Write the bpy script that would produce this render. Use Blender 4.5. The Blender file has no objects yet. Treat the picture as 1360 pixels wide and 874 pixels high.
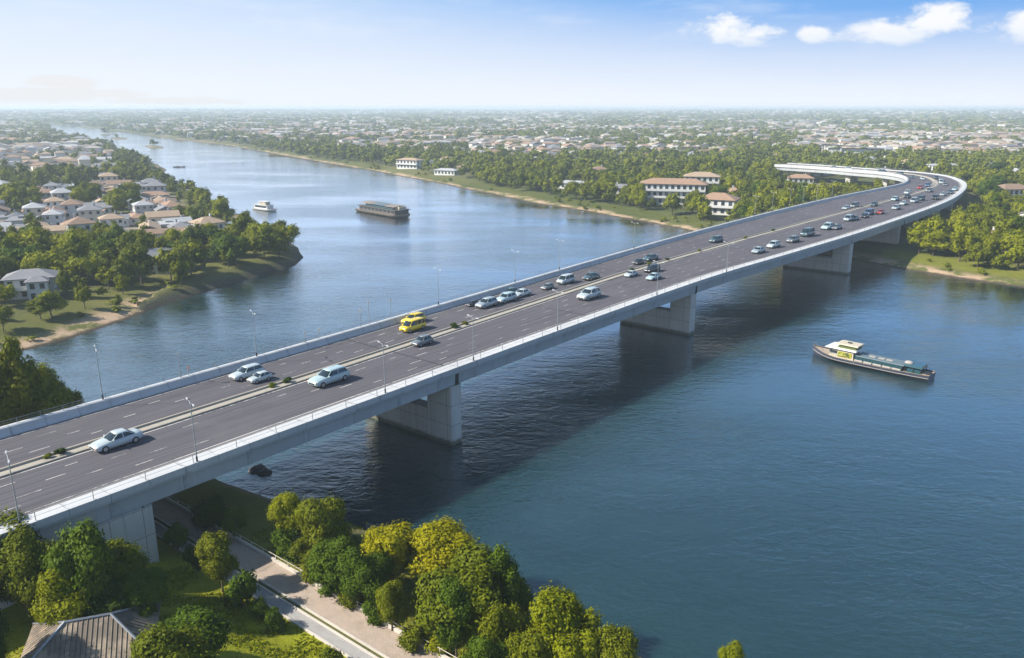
import bpy, bmesh, math, random
import numpy as np
from mathutils import Vector, Matrix, Quaternion

R = math.radians
rng = np.random.default_rng(7)
random.seed(7)
S = bpy.context.scene
COL = S.collection

# ------------------------------------------------------------------ survey frame
# The place was surveyed from the photograph: pixel positions on a known level
# (river, bank, deck) were turned into plan coordinates, in metres.
FPX = 1050.0
PITCH = math.atan(294 / FPX)
CP, SP = math.cos(PITCH), math.sin(PITCH)
HC = 45.2
ZD = 11.2          # level of the carriageway above the river


def P(px, py, z=0.0):
    dx, dy = px - 680, py - 437
    fw, dn = FPX * CP - dy * SP, FPX * SP + dy * CP
    k = (HC - z) / dn
    return (dx * k, fw * k)


def PIX(x, y, z):
    d = HC - z
    depth = y * CP + d * SP
    return 680 + FPX * x / depth, 437 + FPX * (d * CP - y * SP) / depth, depth


def ztop(y, py):
    dy = py - 437
    return HC - y * (FPX * SP + dy * CP) / (FPX * CP - dy * SP)


AU = R(38.6)
UX, UY = math.sin(AU), math.cos(AU)     # along the bridge
NX, NY = -UY, UX                        # across it, away from the camera


def B(a, n):
    return (a * UX + n * NX, a * UY + n * NY)


def AN(x, y):
    return x * UX + y * UY, x * NX + y * NY


# ------------------------------------------------------------------ materials
def new_mat(name):
    m = bpy.data.materials.new(name)
    m.use_nodes = True
    nt = m.node_tree
    b = nt.nodes['Principled BSDF']
    return m, nt, b


class NT:
    """small helper to wire nodes"""
    def __init__(s, nt):
        s.nt = nt

    def n(s, typ, ins=None, **kw):
        nd = s.nt.nodes.new(typ)
        for k, v in kw.items():
            setattr(nd, k, v)
        for k, v in (ins or {}).items():
            sock = nd.inputs[k]
            if hasattr(v, 'is_linked') or isinstance(v, bpy.types.NodeSocket):
                s.nt.links.new(v, sock)
            else:
                sock.default_value = v
        return nd

    def link(s, a, b):
        s.nt.links.new(a, b)

    def mix(s, fac, a, b, typ='MIX'):
        nd = s.nt.nodes.new('ShaderNodeMix')
        nd.data_type = 'RGBA'
        nd.blend_type = typ
        for i, v in ((0, fac), (6, a), (7, b)):
            if isinstance(v, bpy.types.NodeSocket):
                s.nt.links.new(v, nd.inputs[i])
            else:
                nd.inputs[i].default_value = v if i == 0 else (*v[:3], 1)
        return nd.outputs[2]

    def math(s, op, a, b=0.0, c=0.0, clamp=False):
        nd = s.nt.nodes.new('ShaderNodeMath')
        nd.operation = op
        nd.use_clamp = clamp
        for i, v in enumerate((a, b, c)):
            if isinstance(v, bpy.types.NodeSocket):
                s.nt.links.new(v, nd.inputs[i])
            else:
                nd.inputs[i].default_value = v
        return nd.outputs[0]

    def ss(s, v, a, b):
        nd = s.nt.nodes.new('ShaderNodeMapRange')
        nd.interpolation_type = 'SMOOTHSTEP'
        s.nt.links.new(v, nd.inputs[0])
        nd.inputs[1].default_value = a
        nd.inputs[2].default_value = b
        return nd.outputs[0]

    def noise(s, vec, scale, detail=4, rough=.55, dist=0.0):
        return s.n('ShaderNodeTexNoise', {'Vector': vec, 'Scale': scale, 'Detail': detail, 'Roughness': rough, 'Distortion': dist}).outputs[0]

    def mapv(s, vec, sc, rot=(0, 0, 0)):
        return s.n('ShaderNodeMapping', {'Vector': vec, 'Scale': sc, 'Rotation': rot}).outputs[0]


def simple(name, col, rough=.6, metal=0.0, var=.12, scale=1.5, spec=.5, coat=0.0):
    """one colour with a little procedural unevenness"""
    m, nt, b = new_mat(name)
    k = NT(nt)
    co = k.n('ShaderNodeTexCoord').outputs['Object']
    f = k.noise(co, scale, 5)
    c2 = tuple(max(0, c * (1 - var)) for c in col)
    c3 = tuple(min(1, c * (1 + var)) for c in col)
    k.link(k.mix(f, c2, c3), b.inputs['Base Color'])
    b.inputs['Roughness'].default_value = rough
    b.inputs['Metallic'].default_value = metal
    b.inputs['Specular IOR Level'].default_value = spec
    b.inputs['Coat Weight'].default_value = coat
    return m


def concrete(name, col, panels=None, waterline=False, streak=.5, seg=0.0):
    m, nt, b = new_mat(name)
    k = NT(nt)
    geo = k.n('ShaderNodeNewGeometry')
    pos = geo.outputs['Position']
    big = k.noise(pos, .22, 5)
    fine = k.noise(pos, 2.6, 6, .65)
    st = k.noise(k.mapv(pos, (1.3, 1.3, .09)), 1.0, 4, .6)
    c = k.mix(big, tuple(x * .82 for x in col), tuple(min(1, x * 1.12) for x in col))
    c = k.mix(k.math('MULTIPLY', k.ss(st, .5, .75), streak), c, tuple(x * .55 for x in col))
    c = k.mix(k.math('MULTIPLY', k.ss(fine, .52, .75), .35), c, tuple(x * .7 for x in col))
    if panels:
        uv = k.mapv(k.n('ShaderNodeTexCoord').outputs['UV'], (1, 1, 1))
        br = k.n('ShaderNodeTexBrick', {'Vector': uv, 'Color1': (1, 1, 1, 1), 'Color2': (.9, .9, .88, 1), 'Mortar': (.35, .34, .33, 1),
                                        'Scale': 1.0, 'Mortar Size': .035, 'Mortar Smooth': .3, 'Brick Width': panels[0], 'Row Height': panels[1]}, offset=0.0)
        c = k.mix(1.0, c, br.outputs['Color'], 'MULTIPLY')
    if seg:
        u = k.n('ShaderNodeSeparateXYZ', {'Vector': k.n('ShaderNodeTexCoord').outputs['UV']}).outputs[0]
        fr = k.math('FRACT', k.math('DIVIDE', u, seg))
        ln = k.math('LESS_THAN', fr, .055 / seg)
        cell = k.n('ShaderNodeTexWhiteNoise', {'W': k.math('FLOOR', k.math('DIVIDE', u, seg))}, noise_dimensions='1D').outputs[0]
        c = k.mix(k.math('MULTIPLY', cell, .22), c, tuple(x * .6 for x in col))
        run = k.math('MULTIPLY', k.ss(k.math('ABSOLUTE', k.math('SUBTRACT', fr, .03)), .09, .0), k.math('MULTIPLY', k.ss(k.noise(pos, .5, 3), .45, .65), .45))
        c = k.mix(run, c, tuple(x * .4 for x in col))
        c = k.mix(k.math('MULTIPLY', ln, .75), c, tuple(x * .3 for x in col))
    if waterline:
        z = k.n('ShaderNodeSeparateXYZ', {'Vector': pos}).outputs[2]
        z2 = k.math('ADD', z, k.math('MULTIPLY', k.math('SUBTRACT', fine, .5), 1.1))
        f = k.ss(z2, .95, .35)
        c = k.mix(k.math('MULTIPLY', f, .85), c, (.045, .05, .02))
    k.link(c, b.inputs['Base Color'])
    b.inputs['Roughness'].default_value = .85
    bp = k.n('ShaderNodeBump', {'Height': fine, 'Strength': .25, 'Distance': .04})
    k.link(bp.outputs[0], b.inputs['Normal'])
    return m


M = {}
M['concrete'] = concrete('bridge_concrete', (.5, .51, .515), streak=.25, seg=3.6)
M['girder'] = concrete('girder_concrete', (.43, .45, .465), streak=.4, seg=7.2)
M['pier'] = concrete('pier_concrete', (.6, .575, .53), panels=(3.1, 2.9), waterline=True)
M['median'] = concrete('median_concrete', (.36, .325, .265), streak=.5)
M['gutter'] = concrete('gutter_concrete', (.34, .32, .29), streak=.6)
M['kerb'] = concrete('kerb_stone', (.55, .5, .43))
M['joint'] = simple('joint_rubber', (.03, .03, .03), .9)
M['steel'] = simple('galvanised_steel', (.3, .32, .34), .45, .7, .1)
M['pole'] = simple('painted_pole', (.3, .33, .35), .5, .3)
M['lamp_glass'] = simple('lamp_cover', (.4, .41, .42), .35)
M['rust'] = simple('reddish_paint', (.42, .14, .08), .6)
M['rubber'] = simple('rubber', (.018, .018, .02), .85)
M['rim'] = simple('alloy', (.5, .5, .52), .35, .8)
M['carglass'] = simple('car_glass', (.012, .022, .028), .06, 0, .05, spec=.8)
M['headlight'] = simple('headlight_lens', (.75, .76, .75), .12)
M['taillight'] = simple('tail_lens', (.35, .015, .01), .2)
M['indicator'] = simple('amber_lens', (.75, .3, .03), .25)
M['plastic'] = simple('black_plastic', (.025, .027, .03), .6)
M['white_paint'] = simple('white_paint', (.62, .62, .6), .45, var=.06)
M['cream_paint'] = simple('cream_paint', (.48, .42, .32), .6, var=.08)
M['bark'] = simple('bark', (.1, .075, .05), .9, var=.4, scale=3)
M['trunk_pale'] = simple('pale_bark', (.22, .19, .15), .9, var=.4, scale=3)
M['winglass'] = simple('window_glass', (.03, .042, .05), .08, 0, .05, spec=.8)
M['rock'] = simple('wet_rock', (.06, .06, .055), .7, var=.5, scale=.9)


def asphalt():
    m, nt, b = new_mat('asphalt')
    k = NT(nt)
    uv = k.n('ShaderNodeTexCoord').outputs['UV']
    pos = k.n('ShaderNodeNewGeometry').outputs['Position']
    st = k.noise(k.mapv(uv, (.012, 2.6, 1)), 1.0, 5, .62)
    st2 = k.noise(k.mapv(uv, (.035, 6.0, 1)), 1.0, 4, .6)
    pt = k.noise(pos, .12, 4)
    fine = k.noise(pos, 7.0, 3, .7)
    c = k.mix(st, (.072, .067, .076), (.14, .13, .146))
    c = k.mix(k.math('MULTIPLY', k.ss(st2, .44, .62), .75), c, (.062, .058, .066))
    c = k.mix(k.math('MULTIPLY', k.ss(pt, .55, .7), .4), c, (.128, .122, .126))
    c = k.mix(k.math('MULTIPLY', fine, .3), c, (.05, .05, .052))
    k.link(c, b.inputs['Base Color'])
    b.inputs['Roughness'].default_value = .82
    b.inputs['Specular IOR Level'].default_value = .3
    return m


M['asphalt'] = asphalt()


def marking():
    m, nt, b = new_mat('road_paint')
    k = NT(nt)
    pos = k.n('ShaderNodeNewGeometry').outputs['Position']
    c = k.mix(k.ss(k.math('ADD', k.noise(pos, 1.7, 5, .7), k.math('MULTIPLY', k.math('SUBTRACT', k.noise(pos, .11, 3), .5), .9)), .42, .66), (.45, .43, .4), (.13, .125, .128))
    k.link(c, b.inputs['Base Color'])
    b.inputs['Roughness'].default_value = .7
    return m


M['marking'] = marking()


def paving(name, c1, c2):
    m, nt, b = new_mat(name)
    k = NT(nt)
    pos = k.n('ShaderNodeNewGeometry').outputs['Position']
    r = k.mapv(pos, (1, 1, 1), (0, 0, AU))
    br = k.n('ShaderNodeTexBrick', {'Vector': r, 'Color1': (*c1, 1), 'Color2': (*c2, 1), 'Mortar': (c1[0] * .6, c1[1] * .6, c1[2] * .6, 1),
                                    'Scale': 2.2, 'Mortar Size': .025, 'Brick Width': .9, 'Row Height': .45})
    d = k.ss(k.noise(pos, .6, 6, .65), .45, .75)
    c = k.mix(k.math('MULTIPLY', d, .5), br.outputs['Color'], (c1[0] * .55, c1[1] * .55, c1[2] * .5))
    k.link(c, b.inputs['Base Color'])
    b.inputs['Roughness'].default_value = .85
    return m


M['paving'] = paving('promenade_paving', (.42, .33, .26), (.36, .29, .235))
M['path'] = paving('path_paving', (.36, .34, .32), (.31, .295, .28))


def ground():
    m, nt, b = new_mat('ground_cover')
    k = NT(nt)
    pos = k.n('ShaderNodeNewGeometry').outputs['Position']
    z = k.n('ShaderNodeSeparateXYZ', {'Vector': pos}).outputs[2]
    at = k.n('ShaderNodeAttribute', attribute_name='zone')
    rgb = k.n('ShaderNodeSeparateColor', {'Color': at.outputs['Color']})
    lawn, sand, town = rgb.outputs[0], rgb.outputs[1], rgb.outputs[2]
    n1 = k.noise(pos, .035, 6, .6)
    n2 = k.noise(pos, .35, 6, .65)
    n3 = k.noise(pos, 2.5, 5, .7)
    far = k.noise(pos, .004, 6, .6)
    grass = k.mix(n2, (.065, .078, .022), (.14, .13, .048))
    grass = k.mix(k.math('MULTIPLY', k.ss(n1, .5, .7), .6), grass, (.17, .155, .06))
    grass = k.mix(k.math('MULTIPLY', k.ss(n3, .5, .8), .4), grass, (.035, .055, .012))
    lawnc = k.mix(n2, (.17, .19, .01), (.3, .3, .018))
    lawnc = k.mix(k.math('MULTIPLY', k.ss(n3, .45, .75), .55), lawnc, (.07, .105, .012))
    lawnc = k.mix(k.math('MULTIPLY', k.ss(k.noise(pos, .18, 4), .52, .66), .45), lawnc, (.3, .27, .05))
    sandc = k.mix(n2, (.34, .235, .15), (.5, .37, .25))
    sandc = k.mix(k.math('MULTIPLY', k.ss(n3, .5, .75), .5), sandc, (.2, .14, .09))
    sandc = k.mix(k.ss(k.noise(pos, .11, 6, .75), .44, .58), sandc, (.1, .115, .03))
    townc = k.mix(n2, (.26, .21, .155), (.4, .34, .27))
    townc = k.mix(k.ss(n1, .48, .62), townc, (.09, .1, .035))
    c = k.mix(k.ss(far, .42, .6), grass, (.06, .075, .022))
    c = k.mix(town, c, townc)
    c = k.mix(lawn, c, lawnc)
    c = k.mix(sand, c, sandc)
    stc = k.mix(k.ss(n3, .4, .7), (.035, .037, .03), (.14, .13, .1))
    stc = k.mix(k.ss(n2, .58, .7), stc, (.06, .07, .02))
    c = k.mix(at.outputs['Alpha'], c, stc)
    # stones and wet mud at the water's edge
    edge = k.ss(k.math('ADD', z, k.math('MULTIPLY', k.math('SUBTRACT', n2, .5), .5)), .42, .12)
    c = k.mix(edge, c, (.075, .06, .042))
    k.link(c, b.inputs['Base Color'])
    b.inputs['Roughness'].default_value = .95
    b.inputs['Specular IOR Level'].default_value = .1
    bp = k.n('ShaderNodeBump', {'Height': k.math('ADD', n3, n2), 'Strength': .6, 'Distance': .25})
    k.link(bp.outputs[0], b.inputs['Normal'])
    return m


M['ground'] = ground()


def water():
    m, nt, b = new_mat('river_water')
    k = NT(nt)
    pos = k.n('ShaderNodeNewGeometry').outputs['Position']
    rot = k.mapv(pos, (1.0, 1.7, 1), (0, 0, R(12)))
    w1 = k.noise(rot, .32, 5, .55, .4)
    w2 = k.noise(k.mapv(pos, (1.0, 1.5, 1), (0, 0, R(-25))), .95, 4, .6, .3)
    w3 = k.noise(rot, .075, 4, .5, .3)
    patch = k.noise(k.mapv(pos, (1, 2.2, 1), (0, 0, R(20))), .012, 4, .55)
    h = k.math('ADD', k.math('MULTIPLY', w1, 1.0), k.math('MULTIPLY', w2, .6))
    h = k.math('ADD', h, k.math('MULTIPLY', w3, 1.1))
    amt = k.math('ADD', .22, k.math('MULTIPLY', k.ss(patch, .34, .66), .72))
    bp = k.n('ShaderNodeBump', {'Height': h, 'Strength': amt, 'Distance': .24})
    k.link(bp.outputs[0], b.inputs['Normal'])
    c = k.mix(k.ss(k.noise(k.mapv(pos, (1, 2, 1), (0, 0, R(30))), .011, 5, .6), .3, .7), (.005, .027, .034), (.013, .044, .049))
    k.link(c, b.inputs['Base Color'])
    b.inputs['Roughness'].default_value = .05
    b.inputs['IOR'].default_value = 1.333
    b.inputs['Specular IOR Level'].default_value = .35
    # turbid water: light spreads a little below the surface
    b.inputs['Subsurface Weight'].default_value = 1.0
    b.inputs['Subsurface Radius'].default_value = (.5, 1.0, 1.2)
    b.inputs['Subsurface Scale'].default_value = 10.0
    # low glancing views mirror the sky strongly
    gl = k.n('ShaderNodeBsdfGlossy', {'Color': (.97, .98, 1.0, 1), 'Roughness': .06, 'Normal': bp.outputs[0]})
    bp2 = k.n('ShaderNodeBump', {'Height': h, 'Strength': k.math('MULTIPLY', amt, .28), 'Distance': .26})
    fr = k.n('ShaderNodeFresnel', {'IOR': 1.8, 'Normal': bp2.outputs[0]}).outputs[0]
    mx = k.n('ShaderNodeMixShader', {0: k.math('MULTIPLY', k.math('POWER', fr, 1.75), 3.4, 0, True)})
    k.link(b.outputs[0], mx.inputs[1])
    k.link(gl.outputs[0], mx.inputs[2])
    k.link(mx.outputs[0], nt.nodes['Material Output'].inputs['Surface'])
    return m


M['water'] = water()


def leafmat(name, c1, c2, stuff=False, trans=.22):
    """leaves: each leaf face and each crown differs a little, light passes through some"""
    m, nt, b = new_mat(name)
    k = NT(nt)
    geo = k.n('ShaderNodeNewGeometry')
    isl = geo.outputs['Random Per Island']
    pos = geo.outputs['Position']
    if stuff:
        tint = k.n('ShaderNodeAttribute', attribute_name='tint').outputs['Fac']
        f = k.math('ADD', k.math('MULTIPLY', tint, .8), k.math('MULTIPLY', isl, .2))
    else:
        rnd = k.n('ShaderNodeObjectInfo').outputs['Random']
        f = k.math('ADD', k.math('MULTIPLY', rnd, .35), k.math('MULTIPLY', isl, .34))
        f = k.math('ADD', f, k.math('MULTIPLY', k.math('SUBTRACT', k.noise(pos, .7, 4, .65), .3), .8), 0, True)
    c = k.mix(f, c1, c2)
    k.link(c, b.inputs['Base Color'])
    b.inputs['Roughness'].default_value = .6
    b.inputs['Specular IOR Level'].default_value = .08
    tr = k.n('ShaderNodeBsdfTranslucent', {'Color': c})
    mx = k.n('ShaderNodeMixShader', {0: trans})
    k.link(b.outputs[0], mx.inputs[1])
    k.link(tr.outputs[0], mx.inputs[2])
    k.link(mx.outputs[0], nt.nodes['Material Output'].inputs['Surface'])
    return m


LEAF = {
    'olive green': leafmat('leaf_olive', (.075, .105, .004), (.185, .195, .006)),
    'mid green': leafmat('leaf_mid', (.038, .08, .004), (.105, .155, .007)),
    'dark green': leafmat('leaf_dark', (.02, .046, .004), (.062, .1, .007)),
    'yellow-green': leafmat('leaf_lime', (.13, .16, .003), (.28, .285, .005), trans=.28),
    'golden yellow': leafmat('leaf_gold', (.2, .2, .003), (.43, .38, .005), trans=.3),
}
M['wood_stuff'] = leafmat('leaf_distance', (.045, .068, .004), (.215, .228, .008), stuff=True, trans=.15)

ROOF = {
    'terracotta': simple('roof_terracotta', (.3, .19, .125), .8, var=.3, scale=.8),
    'brown': simple('roof_brown', (.24, .16, .11), .85, var=.3, scale=.8),
    'grey': simple('roof_grey', (.2, .2, .21), .8, var=.25, scale=.8),
    'pale grey': simple('roof_pale', (.36, .365, .37), .7, var=.2, scale=.6),
    'tan': simple('roof_tan', (.34, .25, .17), .85, var=.25, scale=.8),
    'slate': simple('roof_slate', (.13, .14, .16), .7, var=.25, scale=.9),
}
WALL = {
    'white': simple('wall_white', (.6, .59, .565), .8, var=.08),
    'cream': simple('wall_cream', (.6, .53, .42), .85, var=.08),
    'grey': simple('wall_grey', (.42, .42, .42), .85, var=.1),
    'pale green': simple('wall_pale_green', (.5, .55, .45), .85, var=.08),
}


def face_attr_mat(name, rough=.8):
    m, nt, b = new_mat(name)
    k = NT(nt)
    at = k.n('ShaderNodeAttribute', attribute_name='tint_colour')
    pos = k.n('ShaderNodeNewGeometry').outputs['Position']
    c = k.mix(k.math('MULTIPLY', k.noise(pos, .5, 4), .35), at.outputs['Color'], (.1, .09, .08))
    k.link(c, b.inputs['Base Color'])
    b.inputs['Roughness'].default_value = rough
    return m


M['house_stuff'] = face_attr_mat('distant_house_paint')


# ------------------------------------------------------------------ mesh builder
class MB:
    def __init__(s):
        s.v, s.f, s.mi, s.sm, s.uv = [], [], [], [], {}

    def add(s, verts, faces, mi=0, smooth=False):
        o = len(s.v)
        s.v.extend([tuple(p) for p in verts])
        for f in faces:
            s.f.append([i + o for i in f])
            s.mi.append(mi)
            s.sm.append(smooth)
        return s

    def box(s, c, d, mi=0, rz=0.0, M4=None):
        x, y, z = d[0] / 2, d[1] / 2, d[2] / 2
        vs = [Vector((sx * x, sy * y, sz * z)) for sz in (-1, 1) for sx, sy in ((-1, -1), (1, -1), (1, 1), (-1, 1))]
        if rz:
            q = Matrix.Rotation(rz, 3, 'Z')
            vs = [q @ v for v in vs]
        vs = [v + Vector(c) for v in vs]
        if M4:
            vs = [M4 @ v for v in vs]
        s.add(vs, [(3, 2, 1, 0), (4, 5, 6, 7), (0, 1, 5, 4), (1, 2, 6, 5), (2, 3, 7, 6), (3, 0, 4, 7)], mi)
        return s

    def tube(s, pts, rad, n=8, mi=0, cap=True, smooth=True):
        pts = [Vector(p) for p in pts]
        if not hasattr(rad, '__len__'):
            rad = [rad] * len(pts)
        rings = []
        for i, p in enumerate(pts):
            d = (pts[min(i + 1, len(pts) - 1)] - pts[max(i - 1, 0)]).normalized()
            a = d.orthogonal().normalized() if abs(d.z) < .99 else Vector((1, 0, 0))
            if abs(d.z) < .99:
                a = Vector((0, 0, 1)).cross(d).normalized()
            bb = d.cross(a).normalized()
            rings.append([p + (a * math.cos(t) + bb * math.sin(t)) * rad[i] for t in [2 * math.pi * j / n for j in range(n)]])
        s.loft(rings, mi, smooth, cap)
        return s

    def loft(s, rings, mi=0, smooth=False, cap=True):
        n = len(rings[0])
        vs = [p for r in rings for p in r]
        fs = []
        for i in range(len(rings) - 1):
            for j in range(n):
                fs.append((i * n + j, i * n + (j + 1) % n, (i + 1) * n + (j + 1) % n, (i + 1) * n + j))
        s.add(vs, fs, mi, smooth)
        if cap:
            s.add(rings[0], [tuple(reversed(range(n)))], mi)
            s.add(rings[-1], [tuple(range(n))], mi)
        return s

    def build(s, name, mats, parent=None, loc=None, fix=True):
        me = bpy.data.meshes.new(name)
        me.from_pydata(s.v, [], s.f)
        for m in (mats if isinstance(mats, (list, tuple)) else [mats]):
            me.materials.append(m)
        me.polygons.foreach_set('material_index', s.mi)
        me.polygons.foreach_set('use_smooth', s.sm)
        if fix:
            bm = bmesh.new()
            bm.from_mesh(me)
            bmesh.ops.recalc_face_normals(bm, faces=bm.faces)
            bm.to_mesh(me)
            bm.free()
        me.update()
        o = bpy.data.objects.new(name, me)
        COL.objects.link(o)
        if parent is not None:
            o.parent = parent
        if loc is not None:
            o.location = loc
        return o


def mesh_np(name, V, F, mats, smooth=False):
    """mesh from arrays; F is (n,4) or (n,3)"""
    me = bpy.data.meshes.new(name)
    nv, nf, k = len(V), len(F), F.shape[1]
    me.vertices.add(nv)
    me.vertices.foreach_set('co', np.ascontiguousarray(V, np.float32).ravel())
    me.loops.add(nf * k)
    me.loops.foreach_set('vertex_index', np.ascontiguousarray(F, np.int32).ravel())
    me.polygons.add(nf)
    me.polygons.foreach_set('loop_start', np.arange(nf, dtype=np.int32) * k)
    me.polygons.foreach_set('use_smooth', np.full(nf, smooth))
    for m in mats:
        me.materials.append(m)
    me.update(calc_edges=True)
    return me


def tag(o, label=None, cat=None, group=None, kind=None):
    for k, v in (('label', label), ('category', cat), ('group', group), ('kind', kind)):
        if v:
            o[k] = v
    return o


def empty(name, loc=(0, 0, 0), rz=0.0):
    o = bpy.data.objects.new(name, None)
    o.empty_display_size = .5
    COL.objects.link(o)
    o.location = loc
    o.rotation_euler = (0, 0, rz)
    return o


KIDS = {}


def copy_tree(root):
    r = root.copy()
    COL.objects.link(r)
    for ch in KIDS.setdefault(root.name, list(root.children)):
        c = copy_tree(ch)
        c.parent = r
    return r


# ------------------------------------------------------------------ terrain
LEFTBANK = [(-1327, 2314), (-782, 1409), (-553, 1076), (-385, 813), (-313, 698), (-268, 622), (-258, 600), (-245, 556), (-199, 475), (-170, 436), (-134, 361),
            (-113, 345), (-117, 322), (-104, 312), (-81, 280), (-71, 262), (-65.5, 244), (-65, 232), (-71, 217), (-78, 198), (-83, 180), (-85, 170), (-89, 154), (-95, 143), (-112, 131), (-150, 118), (-300, 95)]
NEARSHORE = [(-300, 60), (-150, 88), (-95, 104), B(46.5, 126), B(47.5, 100), B(48.4, 82), B(51, 59), B(52, 42), B(51.6, 27), B(51, 0), B(50, -120), B(45, -700)]
RIGHTBANK = [B(215, -700), B(238, -60), B(240.8, 21), B(243.7, 36), B(247, 52), B(252.2, 66), B(258, 90), (69, 296), (65, 307), (40, 348), (8, 397), (-36, 479),
             (-99, 589), (-193, 740), (-357, 1011), (-593, 1334), (-922, 1815), (-1173, 2120), (-1700, 2800), (-2100, 3100), (-1700, 2750)]
RIVER = np.array(LEFTBANK + NEARSHORE + RIGHTBANK, float)


def smooth_closed(pts):
    out = []
    n = len(pts)
    for i in range(n):
        p0, p1, p2, p3 = pts[i - 1], pts[i], pts[(i + 1) % n], pts[(i + 2) % n]
        m = max(1, min(10, int(np.linalg.norm(p2 - p1) / 9)))
        for j in range(m):
            t = j / m
            l = p1 + (p2 - p1) * t
            c = .5 * ((2 * p1) + (-p0 + p2) * t + (2 * p0 - 5 * p1 + 4 * p2 - p3) * t * t + (-p0 + 3 * p1 - 3 * p2 + p3) * t ** 3)
            w = .5
            out.append(l * (1 - w) + c * w)
    return np.array(out)


RIV = smooth_closed(RIVER)
# natural raggedness of the shoreline
_t = np.arange(len(RIV))
RIV = RIV + np.stack([np.sin(_t * 1.9) + np.sin(_t * .73 + 1), np.cos(_t * 1.3) + np.sin(_t * .9)], 1) * .55
ISLETS = [((-785, 1587), 60, 16), ((-600, 1240), 55, 12), ((-429, 972), 50, 9), ((-700, 1400), 45, 9)]


def river_dist(x, y):
    """signed distance to the river's edge, positive on land"""
    x, y = np.asarray(x, float), np.asarray(y, float)
    d = np.full(x.shape, 1e9)
    ins = np.zeros(x.shape, bool)
    A = RIV
    Bq = np.roll(RIV, -1, 0)
    for (ax, ay), (bx, by) in zip(A, Bq):
        ex, ey = bx - ax, by - ay
        L = ex * ex + ey * ey + 1e-9
        t = np.clip(((x - ax) * ex + (y - ay) * ey) / L, 0, 1)
        d = np.minimum(d, np.hypot(x - ax - t * ex, y - ay - t * ey))
        if ay != by:
            c = ((ay > y) != (by > y)) & (x < ex * (y - ay) / (by - ay) + ax)
            ins ^= c
    d = np.where(ins, -d, d)
    for (cx, cy), l, w in ISLETS:
        th = math.atan2(-(2314 - 1409), (1327 - 782)) + math.pi
        ux, uy = math.cos(th), math.sin(th)
        p, q = (x - cx) * ux + (y - cy) * uy, -(x - cx) * uy + (y - cy) * ux
        e = (1 - np.sqrt((p / l) ** 2 + (q / w) ** 2)) * w
        d = np.maximum(d, e)
    return d


def vnoise(x, y, s, seed=0):
    """cheap value noise"""
    x, y = np.asarray(x, float) / s, np.asarray(y, float) / s
    xi, yi = np.floor(x), np.floor(y)
    fx, fy = x - xi, y - yi
    fx, fy = fx * fx * (3 - 2 * fx), fy * fy * (3 - 2 * fy)

    def h(i, j):
        v = np.sin(i * 127.1 + j * 311.7 + seed * 74.7) * 43758.5453
        return v - np.floor(v)
    return (h(xi, yi) * (1 - fx) + h(xi + 1, yi) * fx) * (1 - fy) + (h(xi, yi + 1) * (1 - fx) + h(xi + 1, yi + 1) * fx) * fy


def sst(v, a, b):
    t = np.clip((np.asarray(v, float) - a) / (b - a), 0, 1)
    return t * t * (3 - 2 * t)


def terrain(x, y, d=None):
    x, y = np.asarray(x, float), np.asarray(y, float)
    if d is None:
        d = river_dist(x, y)
    a, n = AN(x, y)
    soft = np.interp(d, [-8, 0, 3, 9, 20, 60], [-3, 0, .65, 1.5, 2.4, 2.8])
    steep = np.interp(d, [-5, 0, 1.6, 4, 8], [-3, 0, 1.5, 2.3, 2.44])
    near = (a < 80) & (n < 135) & (x > -115)
    nearb = near & (d > -9)
    wall = ((x > -87) & (x < -46) & (y > 176) & (y < 262)) * 1.0      # the stone bank of the peninsula
    pen = np.interp(d, [-5, 0, 3.2, 7, 20], [-3, 0, 1.7, 2.4, 2.8])
    h = soft * (1 - wall) + pen * wall
    h = np.where(nearb, steep, h)
    up = 2.2 * sst(-a, -33.2, -25.5)
    h = np.where(near & (d > 6), h + up, h)
    r = np.hypot(x, y)
    und = (vnoise(x, y, 23, 1) - .5) * .5 + (vnoise(x, y, 7, 2) - .5) * .25
    flat = near & (a > 33) & (a < 40)
    h = h + np.where(flat, 0, und) * sst(d, 1, 12)
    h = h + (vnoise(x, y, 900, 3) * 16 + vnoise(x, y, 2600, 4) * 22) * sst(r, 1800, 7000) * sst(d, 30, 300)
    return h


def gz(x, y):
    return float(terrain(np.array([x]), np.array([y]))[0])


# zones mapped from the photograph (pixel outlines on the ground level, turned into plan)
def in_poly(px, py, poly):
    ins = np.zeros(np.shape(px), bool)
    n = len(poly)
    for i in range(n):
        (ax, ay), (bx, by) = poly[i], poly[(i + 1) % n]
        if ay != by:
            ins ^= ((ay > py) != (by > py)) & (px < (bx - ax) * (py - ay) / (by - ay) + ax)
    return ins


TOWN = [[(-200, 200), (0, 198), (60, 193), (140, 203), (215, 216), (232, 240), (250, 258), (292, 292), (312, 317), (200, 324), (100, 321), (0, 323), (-200, 323)],
        [(330, 175), (600, 181), (900, 193), (985, 199), (960, 211), (760, 214), (620, 211), (520, 204), (420, 197), (330, 187)],
        [(1060, 186), (1110, 181), (1500, 180), (1500, 213), (1290, 211), (1180, 208), (1100, 207), (1050, 200)],
        [(100, 152), (700, 157), (900, 160), (900, 170), (500, 168), (200, 166), (60, 160)],
        [(1040, 156), (1500, 156), (1500, 172), (1150, 172), (1040, 166)]]
WOODS = [[(150, 213), (200, 206), (234, 228), (212, 242), (165, 248), (140, 235)], [(0, 234), (60, 234), (135, 240), (130, 252), (0, 256)],
         [(-100, 262), (20, 262), (62, 272), (55, 285), (-100, 285)], [(205, 240), (250, 238), (252, 257), (205, 252)], [(255, 250), (300, 255), (298, 284), (265, 276)],
         [(150, 270), (182, 268), (184, 290), (148, 290)], [(90, 262), (130, 268), (130, 280), (90, 278)]]


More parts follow.
